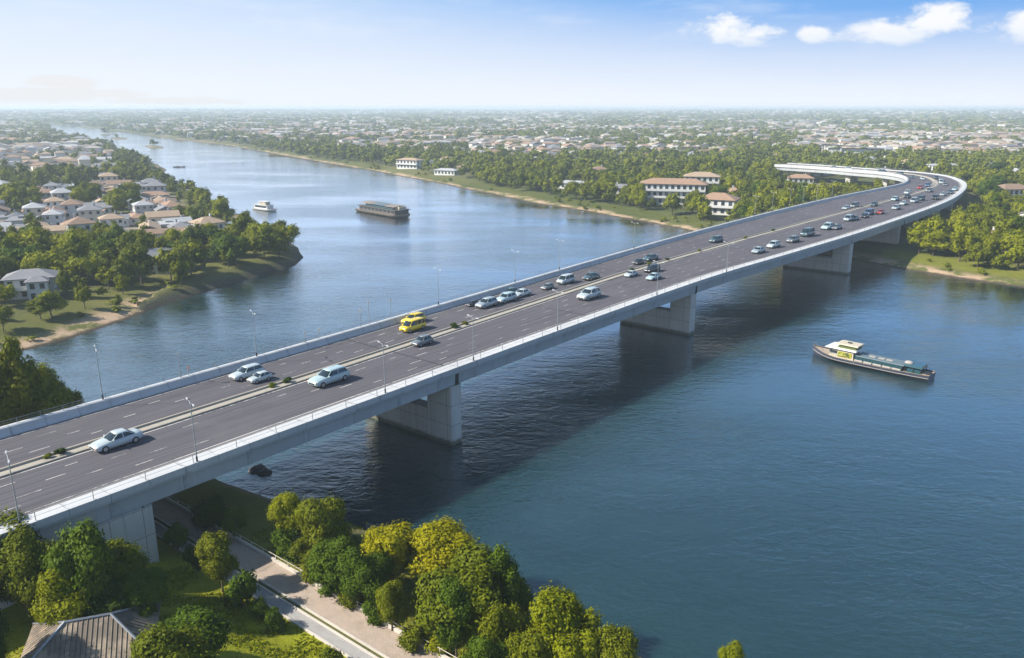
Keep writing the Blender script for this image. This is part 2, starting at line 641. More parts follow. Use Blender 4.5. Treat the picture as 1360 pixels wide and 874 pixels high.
def town_density(x, y):
    px, py, _ = PIX(x, y, 2.6)
    t = np.zeros(np.shape(x))
    for i, p in enumerate(TOWN):
        t = np.where(in_poly(px, py, p), (1.0, .42, .5, .25, .25)[i], t)
    for p in WOODS:
        t = np.where(in_poly(px, py, p), .04, t)
    base = np.where(py < 200, .25, np.where((py < 255) & (px > 420), .035, .012))
    t = np.maximum(t, base)
    m = vnoise(x, y, 55, 11) * .5 + vnoise(x, y, 160, 12) * .5
    return t * (.55 + .9 * sst(m, .25, .65))


def build_ground():
    # a polar sheet, fine near the camera and reaching past the horizon
    rr = [6.0]
    while rr[-1] < 46000:
        r0 = rr[-1]
        rr.append(r0 * (1.0085 if r0 < 700 else 1.016 if r0 < 3000 else 1.05))
    rr = np.array(rr)
    th = np.concatenate([np.arange(-180, -75, 3.0), np.arange(-75, 75, .3), np.arange(75, 180.1, 3.0)])
    th[-1] = 180
    T, Rr = np.meshgrid(np.radians(th), rr)
    X, Y = Rr * np.sin(T), Rr * np.cos(T)
    d = river_dist(X.ravel(), Y.ravel())
    Z = terrain(X.ravel(), Y.ravel(), d)
    V = np.stack([X.ravel(), Y.ravel(), Z], 1)
    nr, nt = X.shape
    i = np.arange(nr - 1)[:, None] * nt + np.arange(nt - 1)[None, :]
    F = np.stack([i, i + nt, i + nt + 1, i + 1], -1).reshape(-1, 4)
    me = mesh_np('ground', V, F[:, ::-1], [M['ground']], True)
    x, y = V[:, 0], V[:, 1]
    a, n = AN(x, y)
    near = (a < 60) & (n < 135) & (x > -115)
    lawn = near * (a < 34.3) * (a > 5) * 1.0
    lawn = np.maximum(lawn, near * ((a > 38.8) & (a < 46)) * .45)
    wall = ((x > -87) & (x < -46) & (y > 176) & (y < 262))
    bw = np.where((x < -50) & (y < 200), 9, 4.5) + 8 * (vnoise(x, y, 26, 5) - .35)
    beach = sst(d, bw, bw * .4) * (d > -3)
    sand = np.where(near | wall, 0, beach) * (np.hypot(x, y) < 1400)
    sand = np.maximum(sand, near * sst(d, 3.4, 1.2) * .55)
    right = (a > 200) & (n < 62)
    lawn = np.maximum(lawn, right * sst(d, 4, 8) * sst(d, 22, 15) * .45)
    bankg = (~near) & (d > 6) & (d < 18) & (np.hypot(x, y) < 900)
    lawn = np.maximum(lawn, bankg * .1)
    town = np.clip(town_density(x, y) * 1.2, 0, 1) * (d > 12)
    ca = me.color_attributes.new('zone', 'FLOAT_COLOR', 'POINT')
    stone = np.where(wall, sst(d, 3.6, 1.6) * .8, 0)
    stone = np.maximum(stone, near * sst(d, 2.2, 1.2) * .8)
    c = np.stack([lawn, sand, town, stone], 1).astype(np.float32)
    ca.data.foreach_set('color', c.ravel())
    o = bpy.data.objects.new('ground', me)
    COL.objects.link(o)
    tag(o, kind='structure')
    # river: a level sheet that meets the banks
    xs, ys = np.linspace(-2600, 1400, 41), np.linspace(-700, 3600, 44)
    Xg, Yg = np.meshgrid(xs, ys)
    Vw = np.stack([Xg.ravel(), Yg.ravel(), np.zeros(Xg.size)], 1)
    i = np.arange(43)[:, None] * 41 + np.arange(40)[None, :]
    Fw = np.stack([i, i + 1, i + 42, i + 41], -1).reshape(-1, 4)
    w = bpy.data.objects.new('water', mesh_np('water', Vw, Fw, [M['water']], True))
    COL.objects.link(w)
    tag(w, kind='structure')


build_ground()

# promenade, path and kerbs on the near bank run square to the bridge
def strip(name, a0, a1, n0, n1, z0, z1, mat, kind='structure'):
    mb = MB()
    N = 60
    rings = []
    for i in range(N + 1):
        n = n0 + (n1 - n0) * i / N
        rings.append([(*B(a0, n), z0), (*B(a1, n), z0), (*B(a1, n), z1), (*B(a0, n), z1)])
    mb.loft(rings)
    o = mb.build(name, mat)
    tag(o, kind=kind)
    return o


strip('promenade', 36.15, 38.75, -150, 122, 2.2, 2.50, M['paving'])
strip('gutter', 35.62, 36.0, -150, 122, 2.2, 2.43, M['asphalt'])
strip('kerb', 36.0, 36.15, -150, 122, 2.2, 2.60, M['kerb'])
strip('kerb', 35.45, 35.62, -150, 122, 2.2, 2.60, M['kerb'])
strip('path', 34.3, 35.45, -150, 122, 2.2, 2.49, M['path'])
strip('kerb', 34.12, 34.3, -150, 122, 2.2, 2.62, M['kerb'])


def prom_fence():
    r = empty('promenade_fence', (*B(38.9, 60), 2.4))
    tag(r, 'low kerb wall with short posts and one rail along promenade', 'fence')
    q = Vector(r.location)
    mb = MB()
    for i in range(60):
        n0 = -60 + i * 3
        mb.loft([[(*B(a, n), z) for a, z in ((38.78, 2.2), (39.02, 2.2), (39.02, 2.78), (38.78, 2.78))] for n in (n0 + .02, n0 + 2.98)])
    mb.v = [tuple(Vector(v) - q) for v in mb.v]
    mb.build('kerb_wall', M['kerb'], r)
    mb = MB()
    for i in range(90):
        c = B(38.9, -60 + i * 2 + .5)
        mb.box((c[0], c[1], 3.0), (.07, .07, .5), 0, -AU)
    mb.tube([(*B(38.9, -60), 3.24), (*B(38.9, 120), 3.24)], .03, 6)
    mb.v = [tuple(Vector(v) - q) for v in mb.v]
    mb.build('rail', M['kerb'], r)


prom_fence()

# ------------------------------------------------------------------ bridge
CTRL = [(-80, 68.9, -80, 92.4), (-30, 68.9, -30, 92.4), (20, 68.9, 20, 92.4), (60, 68.9, 60, 92.9), (100, 68.8, 100, 94.0), (150, 67.9, 150, 95.8), (190, 64.8, 192, 97.0), (228, 61.9, 232, 97.1),
        (262, 60.2, 268, 96.6), (292, 59.1, 302, 95.4), (323, 58.4, 332, 93.5), (354.6, 59.0, 358, 91.2), (390, 62, 386, 89.0), (414, 65.6, 404, 89.4), (438.5, 71.9, 421, 92.4),
        (463, 82.5, 438, 98), (478, 96.5, 451, 106), (486, 113.5, 459.5, 116), (492, 131, 465, 130), (502, 156, 474, 149), (508, 182, 480, 180)]
MFR = [.555] * 4 + [.575, .588, .572, .562, .548, .535, .52, .505] + [.5] * 9


def stations():
    pts = np.array([(*B(a, n), *B(c, e), f) for (a, n, c, e), f in zip(CTRL, MFR)])
    out = []
    for i in range(len(pts) - 1):
        p0, p1, p2, p3 = pts[max(i - 1, 0)], pts[i], pts[i + 1], pts[min(i + 2, len(pts) - 1)]
        L = np.hypot(*(p2[:2] - p1[:2]))
        m = max(4, int(L / 2.5))
        for j in range(m):
            t = j / m
            out.append(.5 * ((2 * p1) + (-p0 + p2) * t + (2 * p0 - 5 * p1 + 4 * p2 - p3) * t * t + (-p0 + 3 * p1 - 3 * p2 + p3) * t ** 3))
    out.append(pts[-1])
    return np.array(out)


ST = stations()
SO, SI, SF = ST[:, :2], ST[:, 2:4], ST[:, 4:5]
SE = (SI - SO) / np.linalg.norm(SI - SO, axis=1, keepdims=True)
SM = SO + (SI - SO) * SF
_mid = (SO + SI) / 2
SS = np.concatenate([[0], np.cumsum(np.hypot(*(np.diff(_mid, axis=0).T)))])
REF = {'O': SO, 'I': SI, 'M': SM}


def lane(ref, off):
    """points at a lateral place along the whole bridge"""
    if isinstance(ref, tuple):          # between two lateral places
        (r0, o0), (r1, o1), t = ref
        a, b = REF[r0] + SE * o0, REF[r1] + SE * o1
        return a + (b - a) * t + SE * off
    return REF[ref] + SE * off


def sweep(name, prof, mat, parent, closed=True, i0=0, i1=None, smooth=False, uv=True):
    i1 = len(ST) if i1 is None else i1
    k = len(prof)
    cols = [np.concatenate([lane(r, o)[i0:i1], np.full((i1 - i0, 1), ZD + z)], 1) for r, o, z in prof]
    V = np.stack(cols, 1).reshape(-1, 3)
    m = i1 - i0
    F = []
    jj = range(k if closed else k - 1)
    for i in range(m - 1):
        for j in jj:
            F.append((i * k + j, i * k + (j + 1) % k, (i + 1) * k + (j + 1) % k, (i + 1) * k + j))
    F = np.array(F)
    me = mesh_np(name, V, F[:, ::-1], [mat] if not isinstance(mat, list) else mat, smooth)
    if uv:
        lay = me.uv_layers.new(name='UVMap')
        lat = np.concatenate([[0], np.cumsum([math.hypot(p[1] - q[1], 3 * (p[0] != q[0])) + abs(p[2] - q[2]) for p, q in zip(prof[1:], prof[:-1])])])
        u = np.repeat(SS[i0:i1], k)
        v = np.tile(lat, m)
        idx = F[:, ::-1].ravel()
        lay.data.foreach_set('uv', np.stack([u[idx], v[idx]], 1).astype(np.float32).ravel())
    if closed:
        bm = bmesh.new()
        bm.from_mesh(me)
        bmesh.ops.contextual_create(bm, geom=[e for e in bm.edges if e.is_boundary]) if False else None
        bmesh.ops.recalc_face_normals(bm, faces=bm.faces)
        bm.to_mesh(me)
        bm.free()
    o = bpy.data.objects.new(name, me)
    COL.objects.link(o)
    o.parent = parent
    return o


def at_station(a):
    """index of the station whose near edge is a metres along"""
    aa = SO[:, 0] * UX + SO[:, 1] * UY
    return int(np.argmin(np.abs(aa - a)))


def carriage_uv(o):
    pass


def build_bridge():
    br = empty('bridge', (0, 0, 0))
    tag(br, 'long concrete road bridge with six lanes crossing the river and curving away', 'bridge')
    sweep('girder', [('O', .5, -.62), ('O', .62, -2.35), ('O', .9, -2.5), ('I', -.9, -2.5), ('I', -.62, -2.35), ('I', -.5, -.62)], M['girder'], br)
    sweep('deck_slab', [('O', 0, -.12), ('O', 0, -.58), ('O', .25, -.66), ('I', -.25, -.66), ('I', 0, -.58), ('I', 0, -.12)], M['girder'], br)
    sweep('walkway', [('O', -.08, -.3), ('O', -.08, .34), ('O', .22, .36), ('O', .24, .22), ('O', 1.9, .2), ('O', 1.95, -.11), ('O', .06, -.11)], M['concrete'], br)
    sweep('gutter', [('O', 1.96, .004), ('O', 2.62, .004)], M['gutter'], br, False)
    sweep('road_surface', [('O', 2.62, 0), ('M', -.95, 0)], M['asphalt'], br, False)
    sweep('road_surface', [('M', .95, 0), ('I', -1.25, 0)], M['asphalt'], br, False)
    sweep('median', [('M', -.95, -.1), ('M', -.95, .16), ('M', -.75, .2), ('M', -.72, .12), ('M', .3, .12), ('M', .34, .34), ('M', .56, .34), ('M', .6, .12), ('M', .8, .2), ('M', .95, .16), ('M', .95, -.1)], M['median'], br)
    sweep('barrier', [('I', -1.25, -.1), ('I', -1.22, .14), ('I', -.95, .42), ('I', -.82, .92), ('I', -.62, 1.0), ('I', -.2, 1.0), ('I', -.02, .9), ('I', .06, -.3), ('I', -.1, -.11)], M['concrete'], br, smooth=False)
    # rails
    for nm, ref, off, zz, z0 in (('railing', 'O', .08, (.75, 1.15), .34), ('railing', 'I', -.4, (1.28, 1.55), 1.0)):
        mb = MB()
        for z in zz:
            L = lane(ref, off)
            pts = [(p[0], p[1], ZD + z) for p in L[::2]]
            mb.tube(pts, .026 if z == zz[-1] else .014, 5, cap=False)
        # posts
        L = lane(ref, off)
        d = np.concatenate([[0], np.cumsum(np.hypot(*(np.diff(L, axis=0).T)))])
        for s in np.arange(1, d[-1], 2.4 if ref == 'I' else 4.8):
            x, y = np.interp(s, d, L[:, 0]), np.interp(s, d, L[:, 1])
            mb.box((x, y, ZD + (z0 + zz[-1]) / 2), (.05, .05, zz[-1] - z0), 0, -AU)
        mb.build(nm, M['steel'], br)
    # painted lines: solid edge lines and dashed lane lines, 4 mm above the asphalt
    V, F = [], []

    def ribbon(L, i0, i1, w):
        o = len(V)
        seg = L[i0:i1]
        e = SE[i0:i1]
        for p, q in zip(seg, e):
            V.append((p[0] - q[0] * w / 2, p[1] - q[1] * w / 2, ZD + .006))
            V.append((p[0] + q[0] * w / 2, p[1] + q[1] * w / 2, ZD + .006))
        for i in range(len(seg) - 1):
            F.append((o + 2 * i, o + 2 * i + 1, o + 2 * i + 3, o + 2 * i + 2))

    for ref, off in (('O', 2.95), ('M', -1.25), ('M', 1.25), ('I', -1.7)):
        ribbon(lane(ref, off), 0, len(ST), .19)

    def dashes(L, period, on, phase, w):
        d = np.concatenate([[0], np.cumsum(np.hypot(*(np.diff(L, axis=0).T)))])
        s = phase
        while s < d[-1] - on:
            if random.random() < .22:
                s += period
                continue
            o = len(V)
            for t in (s, s + on * random.uniform(.6, 1.15)):
                p = np.array([np.interp(t, d, L[:, 0]), np.interp(t, d, L[:, 1])])
                e = np.array([np.interp(t, d, SE[:, 0]), np.interp(t, d, SE[:, 1])])
                V.append((*(p - e * w / 2), ZD + .006))
                V.append((*(p + e * w / 2), ZD + .006))
            F.append((o, o + 1, o + 3, o + 2))
            s += period

    for t, ph in ((.2, 1.1), (.4, 3.4), (.6, 0.4), (.8, 2.9)):
        dashes(lane((('O', 2.95), ('M', -1.25), t), 0), 6.2, 1.9, ph, .13)
    for t, ph in ((.25, 2.0), (.5, .3), (.75, 4.2)):
        dashes(lane((('M', 1.25), ('I', -1.7), t), 0), 6.2, 1.9, ph, .13)
    me = mesh_np('lane_marking', np.array(V), np.array(F)[:, ::-1], [M['marking']])
    o = bpy.data.objects.new('lane_marking', me)
    COL.objects.link(o)
    o.parent = br

    for a in (20, 75, 110.5, 146, 188, 230, 279, 316, 352):
        i = at_station(a)
        V2 = []
        for o, w in ((lane('O', 2.6), -.14), (lane('O', 2.6), .14), (lane('I', -1.3), .14), (lane('I', -1.3), -.14)):
            t = np.array([SE[i][1], -SE[i][0]])
            V2.append((*(o[i] + t * w), ZD + .009))
        mb = MB()
        for f0, f1 in ((0, .49), (.64, 1.0)):
            q = [np.array(v) for v in V2]
            mb.add([q[0] + (q[3] - q[0]) * f0, q[1] + (q[2] - q[1]) * f0, q[1] + (q[2] - q[1]) * f1, q[0] + (q[3] - q[0]) * f1], [(0, 1, 2, 3)])
            mb.build('expansion_joint', M['joint'], br)
            mb = MB()

    # piers: a tall block under the near edge, a lower wall, a block under the far side
    def uvbox(mb, uvs, a0, a1, n0, n1, z0, z1, bev=.12):
        ring = [(a0 + bev, n0), (a1 - bev, n0), (a1, n0 + bev), (a1, n1 - bev), (a1 - bev, n1), (a0 + bev, n1), (a0, n1 - bev), (a0, n0 + bev)]
        per = [0]
        for i in range(8):
            p, q = ring[i], ring[(i + 1) % 8]
            per.append(per[-1] + math.hypot(p[0] - q[0], p[1] - q[1]))
        for i in range(8):
            p, q = ring[i], ring[(i + 1) % 8]
            mb.add([(*B(*p), z0), (*B(*q), z0), (*B(*q), z1), (*B(*p), z1)], [(0, 1, 2, 3)])
            uvs += [(per[i], z0), (per[i + 1], z0), (per[i + 1], z1), (per[i], z1)]
        mb.add([(*B(*p), z1) for p in ring], [tuple(range(8))])
        uvs += [(p[0] * .3, p[1] * .3) for p in ring]

    def pier(a, n0, n1, th=2.1, z0=-3.0, top=ZD - 2.5, wall=4.5):
        mb, uvs = MB(), []
        uvbox(mb, uvs, a, a + th, n0, n0 + 4.7, z0, top)
        uvbox(mb, uvs, a, a + th, n1 - 3.2, n1, z0, top)
        uvbox(mb, uvs, a + .08, a + th - .08, n0 + 4.6, n1 - 3.1, z0, wall)
        o = mb.build('pier', M['pier'], br, fix=False)
        lay = o.data.uv_layers.new(name='UVMap')
        lay.data.foreach_set('uv', np.array(uvs, np.float32).ravel())
        # dark movement joint and bearing over the pier
        m2 = MB()
        nn = n0 - .35
        m2.loft([[(*B(a + th / 2 + s, AN(*SO[at_station(a)])[1] + .45), ZD + z) for s, z in ((-.28, -.64), (.28, -.64), (.28, -2.42), (-.28, -2.42))],
                 [(*B(a + th / 2 + s, AN(*SO[at_station(a)])[1] + 1.2), ZD + z) for s, z in ((-.28, -.64), (.28, -.64), (.28, -2.42), (-.28, -2.42))]])
        m2.build('movement_joint', M['joint'], br)

    pier(73.9, 69.6, 87.6)
    pier(144.8, 69.0, 85.5, 2.4)
    pier(228.5, 62.2, 80.5, 2.8, wall=4.3)
    pier(277, 61.2, 93, 2.6, z0=1.5, wall=ZD - 2.6)
    # viaduct columns along the bend
    aa = [316, 352, 388]
    for a in aa:
        i = at_station(a)
        mb, uvs = MB(), []
        for t in (.22, .78):
            mb, uvs = MB(), []
            p = SO[i] + (SI[i] - SO[i]) * t
            a_, n_ = AN(*p)
            uvbox(mb, uvs, a_ - 1.2, a_ + 1.2, n_ - 2.2, n_ + 2.2, 1.5, ZD - 2.5)
            o = mb.build('pier', M['pier'], br, fix=False)
            o.data.uv_layers.new(name='UVMap').data.foreach_set('uv', np.array(uvs, np.float32).ravel())
    n_i = len(ST)
    for i in range(at_station(440), n_i, 11):
        if SS[i] < SS[at_station(440)] + 6:
            continue
        mb, uvs = MB(), []
        for t in (.2, .8):
            mb, uvs = MB(), []
            p = SO[i] + (SI[i] - SO[i]) * t
            a_, n_ = AN(*p)
            uvbox(mb, uvs, a_ - 1.6, a_ + 1.6, n_ - 1.3, n_ + 1.3, 1.5, ZD - 2.5)
            o = mb.build('pier', M['pier'], br, fix=False)
            o.data.uv_layers.new(name='UVMap').data.foreach_set('uv', np.array(uvs, np.float32).ravel())
    # abutment on the near bank
    mb, uvs = MB(), []
    uvbox(mb, uvs, 24.5, 31.8, 69.25, 92.2, 0.5, ZD - 2.42, .1)
    uvbox(mb, uvs, -85, 24.4, 69.35, 92.1, 0.5, ZD - 2.45, .1)
    o = mb.build('abutment', M['pier'], br, fix=False)
    o.data.uv_layers.new(name='UVMap').data.foreach_set('uv', np.array(uvs, np.float32).ravel())
    return br


build_bridge()


# ------------------------------------------------------------------ lamp posts
def make_lamp(h=6.0, double=True):
    r = empty('street_lamp')
    mb = MB().tube([(0, 0, 0), (0, 0, .55)], [.1, .09], 8)
    mb.build('base', M['plastic'], r)
    MB().tube([(0, 0, .5), (0, 0, h * .6), (0, 0, h)], [.06, .045, .035], 8).build('pole', M['pole'], r)
    for s in ((-1, 1) if double else (1,)):
        a = MB().tube([(0, 0, h - .1), (s * .25, 0, h + .18), (s * .95, 0, h + .26)], .025, 6).build('arm', M['pole'], r)
        hd = MB()
        hd.loft([[(s * x, y * w, h + .26 + z) for y, z in ((-1, -.03), (1, -.03), (.7, .07), (-.7, .07))] for x, w in ((.85, .05), (1.0, .09), (1.3, .08), (1.4, .04))])
        hd.build('lamp_head', M['lamp_glass'], a)
    return r


def on_lane(px, py, ref, off, z):
    """place on the parapet line nearest to a pixel of the photograph"""
    x, y = P(px, py, ZD + z)
    L = lane(ref, off)
    i = int(np.argmin(np.hypot(L[:, 0] - x, L[:, 1] - y)))
    t = np.array([-SE[i][1], SE[i][0]])
    L2 = L[i] + t * np.dot(np.array([x, y]) - L[i], t)
    return L2[0], L2[1], math.atan2(SE[i][1], SE[i][0])


ORD = ['first', 'second', 'third', 'fourth', 'fifth', 'sixth', 'seventh', 'eighth', 'ninth', 'tenth', 'eleventh', 'twelfth', 'thirteenth', 'fourteenth', 'fifteenth', 'sixteenth', 'seventeenth', 'eighteenth', 'nineteenth', 'twentieth']
lampP = make_lamp(6.0)
far_l = [(143, 533), (341, 473), (585, 405), (689, 376), (749, 359), (851, 331), (1015, 288), (1036, 282), (1058, 276), (1076, 272), (1092, 268), (1110, 263)]
near_l = [(31, 702), (261, 613), (511, 522), (631, 480), (745, 440), (872, 392), (965, 361)]
lamps = []
for i, q in enumerate(far_l):
    x, y, rz = on_lane(*q, 'I', -.5, 1.0)
    o = lampP if i == 0 else copy_tree(lampP)
    o.location = (x, y, ZD + .99)
    o.rotation_euler.z = rz - R(20)
    tag(o, 'grey double-armed street lamp on the far barrier, %s from the left' % ORD[i], 'street lamp', 'street lamps along the far barrier')
for i, q in enumerate(near_l):
    x, y, rz = on_lane(*q, 'O', .12, .3)
    o = copy_tree(lampP)
    o.location = (x, y, ZD + .35)
    o.rotation_euler.z = rz - R(15)
    tag(o, 'grey double-armed street lamp on the near walkway edge, %s from the left' % ORD[i], 'street lamp', 'street lamps along the near walkway')


def make_sign_post(h, red=False):
    r = empty('sign_post')
    MB().tube([(0, 0, 0), (0, 0, h)], .045, 6).build('pole', M['pole'], r)
    MB().box((0, -.05, h - .25), (.34, .03, .5)).build('sign_plate', M['rust'] if red else M['pole'], r)
    return r


for i, (px, py, h, red, lb) in enumerate(((244, 503, 3.4, False, 'thin tall grey sign post on far barrier before the second lamp'), (255, 500, 1.3, True, 'short post with reddish plate on the far barrier'),
                                          (406, 455, 1.7, False, 'short grey sign post on far barrier above the white cars'), (425, 450, 1.6, False, 'short grey sign post just right of another on far barrier'),
                                          (479, 434, 3.0, False, 'slim grey sign post on far barrier left of the yellow cars'), (491, 431, 3.8, False, 'taller slim grey post on far barrier near the yellow cars'),
                                          (521, 423, 3.3, False, 'slim grey post on far barrier just above the yellow cars'))):
    x, y, rz = on_lane(px, py, 'I', -.5, 1.0)
    o = make_sign_post(h, red)
    o.location = (x, y, ZD + .99)
    o.rotation_euler.z = rz
    tag(o, lb, 'sign post', 'sign posts on the far barrier')

# ------------------------------------------------------------------ cars
PAINT = {}


def paint(c):
    cols = {'white': (.41, .47, .48), 'silver': (.33, .39, .41), 'pale teal': (.36, .47, .49), 'dark teal': (.045, .085, .1), 'yellow': (.72, .52, .01), 'grey': (.16, .18, .19), 'black': (.02, .022, .025), 'red': (.3, .03, .02), 'blue': (.05, .1, .2)}
    if c not in PAINT:
        PAINT[c] = simple('paint_' + c.replace(' ', '_'), cols[c], .28, .15 if c in ('silver', 'grey') else 0, .04, coat=.6)
    return PAINT[c]


CARS = {  # length, width, height, shoulder, hull stations (x, half width, bottom, top), cabin base x0,x1 and roof x0,x1
    'sedan': dict(L=4.7, H=1.45, hull=[(2.35, .62, .36, .58), (2.28, .8, .28, .68), (1.95, .89, .2, .76), (1.3, .92, .19, .86), (.95, .92, .19, .92), (-.3, .92, .19, .95), (-1.6, .92, .19, .97), (-2.1, .88, .22, .97), (-2.3, .82, .3, .9), (-2.36, .7, .4, .72)], cab=(1.0, -1.75, .25, -1.0, .62)),
    'wagon': dict(L=4.9, H=1.62, hull=[(2.45, .64, .38, .62), (2.36, .84, .3, .78), (2.0, .93, .22, .88), (1.3, .95, .2, .97), (.95, .95, .2, 1.0), (-.3, .95, .2, 1.03), (-1.6, .95, .2, 1.05), (-2.25, .93, .24, 1.05), (-2.42, .86, .32, .98), (-2.46, .76, .42, .8)], cab=(1.05, -2.35, .35, -1.95, .68)),
    'hatchback': dict(L=4.0, H=1.48, hull=[(2.0, .6, .36, .6), (1.93, .78, .28, .72), (1.6, .85, .2, .82), (1.1, .87, .19, .9), (.8, .88, .19, .94), (-.3, .88, .19, .97), (-1.3, .88, .19, .99), (-1.8, .86, .23, .97), (-1.97, .8, .32, .88), (-2.0, .68, .42, .72)], cab=(.85, -1.9, .2, -1.35, .6)),
    'van': dict(L=4.9, H=1.9, hull=[(2.45, .68, .38, .7), (2.38, .86, .3, .9), (2.1, .94, .22, 1.0), (1.7, .96, .2, 1.05), (1.2, .96, .2, 1.08), (-.3, .96, .2, 1.1), (-1.6, .96, .2, 1.1), (-2.3, .95, .24, 1.1), (-2.43, .9, .32, 1.05), (-2.47, .8, .42, .85)], cab=(1.75, -2.4, .95, -2.2, .76)),
}


def car_parts(kind):
    d = CARS[kind]
    body, glass = MB(), MB()
    rings = []
    for x, w, zb, zt in d['hull']:
        h = zt - zb
        rings.append([(x, -w * .8, zb), (x, -w * .97, zb + .1 * h), (x, -w, zb + .45 * h), (x, -w * .96, zb + .82 * h), (x, -w * .86, zt), (x, 0, zt + .03),
                      (x, w * .86, zt), (x, w * .96, zb + .82 * h), (x, w, zb + .45 * h), (x, w * .97, zb + .1 * h), (x, w * .8, zb)])
    body.loft(rings, 0, True)
    b0, b1, r0, r1, rw = d['cab']
    hz = [s for s in d['hull']]
    zs = lambda x: np.interp(-x, [-s[0] for s in hz], [s[3] for s in hz])
    wb = np.interp(0, [-2, 2], [1, 1]) * hz[5][1] * .87
    H = d['H']

    def cabring(t, grow=0.0):
        # t=0 base, 1 top
        x0, x1 = b0 + (r0 - b0) * t, b1 + (r1 - b1) * t
        w = wb + (rw - wb) * t + grow
        zf, zr = zs(b0) - .04, zs(b1) - .06
        z0, z1 = zf + (H - .07 - zf) * t, zr + (H - .09 - zr) * t
        zm = (z0 + z1) / 2 + .02 * t
        return [(x0 + grow, -w * .78, z0), (x0 - .18, -w, z0), ((x0 + x1) / 2, -w * 1.02, zm), (x1 + .15, -w, z1), (x1 - grow, -w * .8, z1),
                (x1 - grow, w * .8, z1), (x1 + .15, w, z1), ((x0 + x1) / 2, w * 1.02, zm), (x0 - .18, w, z0), (x0 + grow, w * .78, z0)]
    glass.loft([cabring(0), cabring(.5), cabring(1)], 0, True, False)
    # roof skin and pillars belong to the body
    top = cabring(1, .015)
    cx = (r0 + r1) / 2
    rise = [(cx + (p[0] - cx) * .86, p[1] * .82, p[2] + .07) for p in top]
    rise2 = [(cx + (p[0] - cx) * .4, p[1] * .4, p[2] + .09) for p in top]
    low = [(p[0], p[1], p[2] - .04) for p in top]
    body.loft([low, top, rise, rise2], 0, True)
    b_, t_ = cabring(0, .012), cabring(1, .012)
    for i in (1, 3, 6, 8):
        body.tube([b_[i], t_[i]], .045, 5)
    for i in (2, 7):
        body.tube([b_[i], t_[i]], .05, 5)
    return body, glass


def wheel_at(mb, x, y, r, mi, w=.2, n=14):
    mb.tube([(x, y - w / 2, r), (x, y + w / 2, r)], r, n, mi)


def make_car(kind, colour, simple_mesh=False):
    d = CARS[kind]
    body, glass = car_parts(kind)
    hl = d['hull']
    fx, rx = hl[0][0], hl[-1][0]
    wx = (fx - .85, rx + .9)
    wy = hl[5][1] - .09
    rw = .34 if kind != 'hatchback' else .31
    if simple_mesh:
        off = len(body.v)
        body.v += glass.v
        body.f += [[i + off for i in f] for f in glass.f]
        body.mi += [1] * len(glass.f)
        body.sm += glass.sm
        for x in wx:
            for s in (-1, 1):
                wheel_at(body, x, s * wy, rw, 2, .22, 10)
        for s in (-1, 1):
            body.box((fx - .06, s * .58, hl[1][3] - .1), (.12, .3, .13), 3)
            body.box((rx + .05, s * .62, hl[-2][3] - .16), (.1, .26, .15), 4)
        return body.build('car', [paint(colour), M['carglass'], M['rubber'], M['headlight'], M['taillight']])
    r = empty('car')
    body.build('body', paint(colour), r)
    glass.build('windows', M['carglass'], r)
    for x in wx:
        for s in (-1, 1):
            t = MB()
            wheel_at(t, 0, 0, rw, 0, .22, 16)
            w = t.build('wheel', M['rubber'], r, (x, s * wy, 0))
            t = MB()
            t.tube([(0, s * .085, rw), (0, s * .122, rw)], rw * .62, 12)
            t.build('rim', M['rim'], w)
    for s in (-1, 1):
        MB().box((fx - .07, s * .58, hl[1][3] - .1), (.14, .32, .14)).build('headlight', M['headlight'], r)
        MB().box((fx - .05, s * .76, hl[1][3] - .13), (.2, .07, .1)).build('indicator', M['indicator'], r)
        MB().box((rx + .05, s * .62, hl[-2][3] - .16), (.1, .27, .16)).build('tail_light', M['taillight'], r)
        MB().box((d['cab'][0] - .35, s * (wy + .13), hl[4][3] + .08), (.14, .2, .13)).build('mirror', paint(colour), r)
    MB().box((fx - .02, 0, .5), (.08, .95, .16)).build('grille', M['plastic'], r)
    MB().box((rx + .01, 0, .36), (.1, 1.3, .14)).build('bumper', M['plastic'], r)
    return r


CARP = {}


def place_car(px, py, kind, colour, scale, label, simple_mesh=False, turn=0.0):
    key = (kind, colour, simple_mesh)
    x, y = P(px, py, ZD + .3)
    i = int(np.argmin(np.hypot(_mid[:, 0] - x, _mid[:, 1] - y)))
    i = min(max(i, 1), len(ST) - 2)
    # direction of the lane: blend of both edges' tangents
    t = (_mid[i + 1] - _mid[i - 1])
    rz = math.atan2(-t[1], -t[0]) + turn          # traffic comes towards the near bank
    # keep clear of the median and the kerbs
    e = SE[i]
    lat = np.dot(np.array([x, y]) - SO[i], e)
    Wd = np.linalg.norm(SI[i] - SO[i])
    md = Wd * SF[i][0]
    hw = .95 * scale
    lat2 = lat
    if lat < md:
        lat2 = min(max(lat, 2.65 + hw), md - 1.0 - hw)
    else:
        lat2 = min(max(lat, md + 1.0 + hw), Wd - 1.3 - hw)
    x, y = x + e[0] * (lat2 - lat), y + e[1] * (lat2 - lat)
    if key not in CARP:
        CARP[key] = o = make_car(*key)
    else:
        o = copy_tree(CARP[key])
    o.location = (x, y, ZD + .008)
    o.rotation_euler.z = rz
    o.scale = (scale,) * 3
    tag(o, label, 'car', 'cars crossing the bridge')
    return o


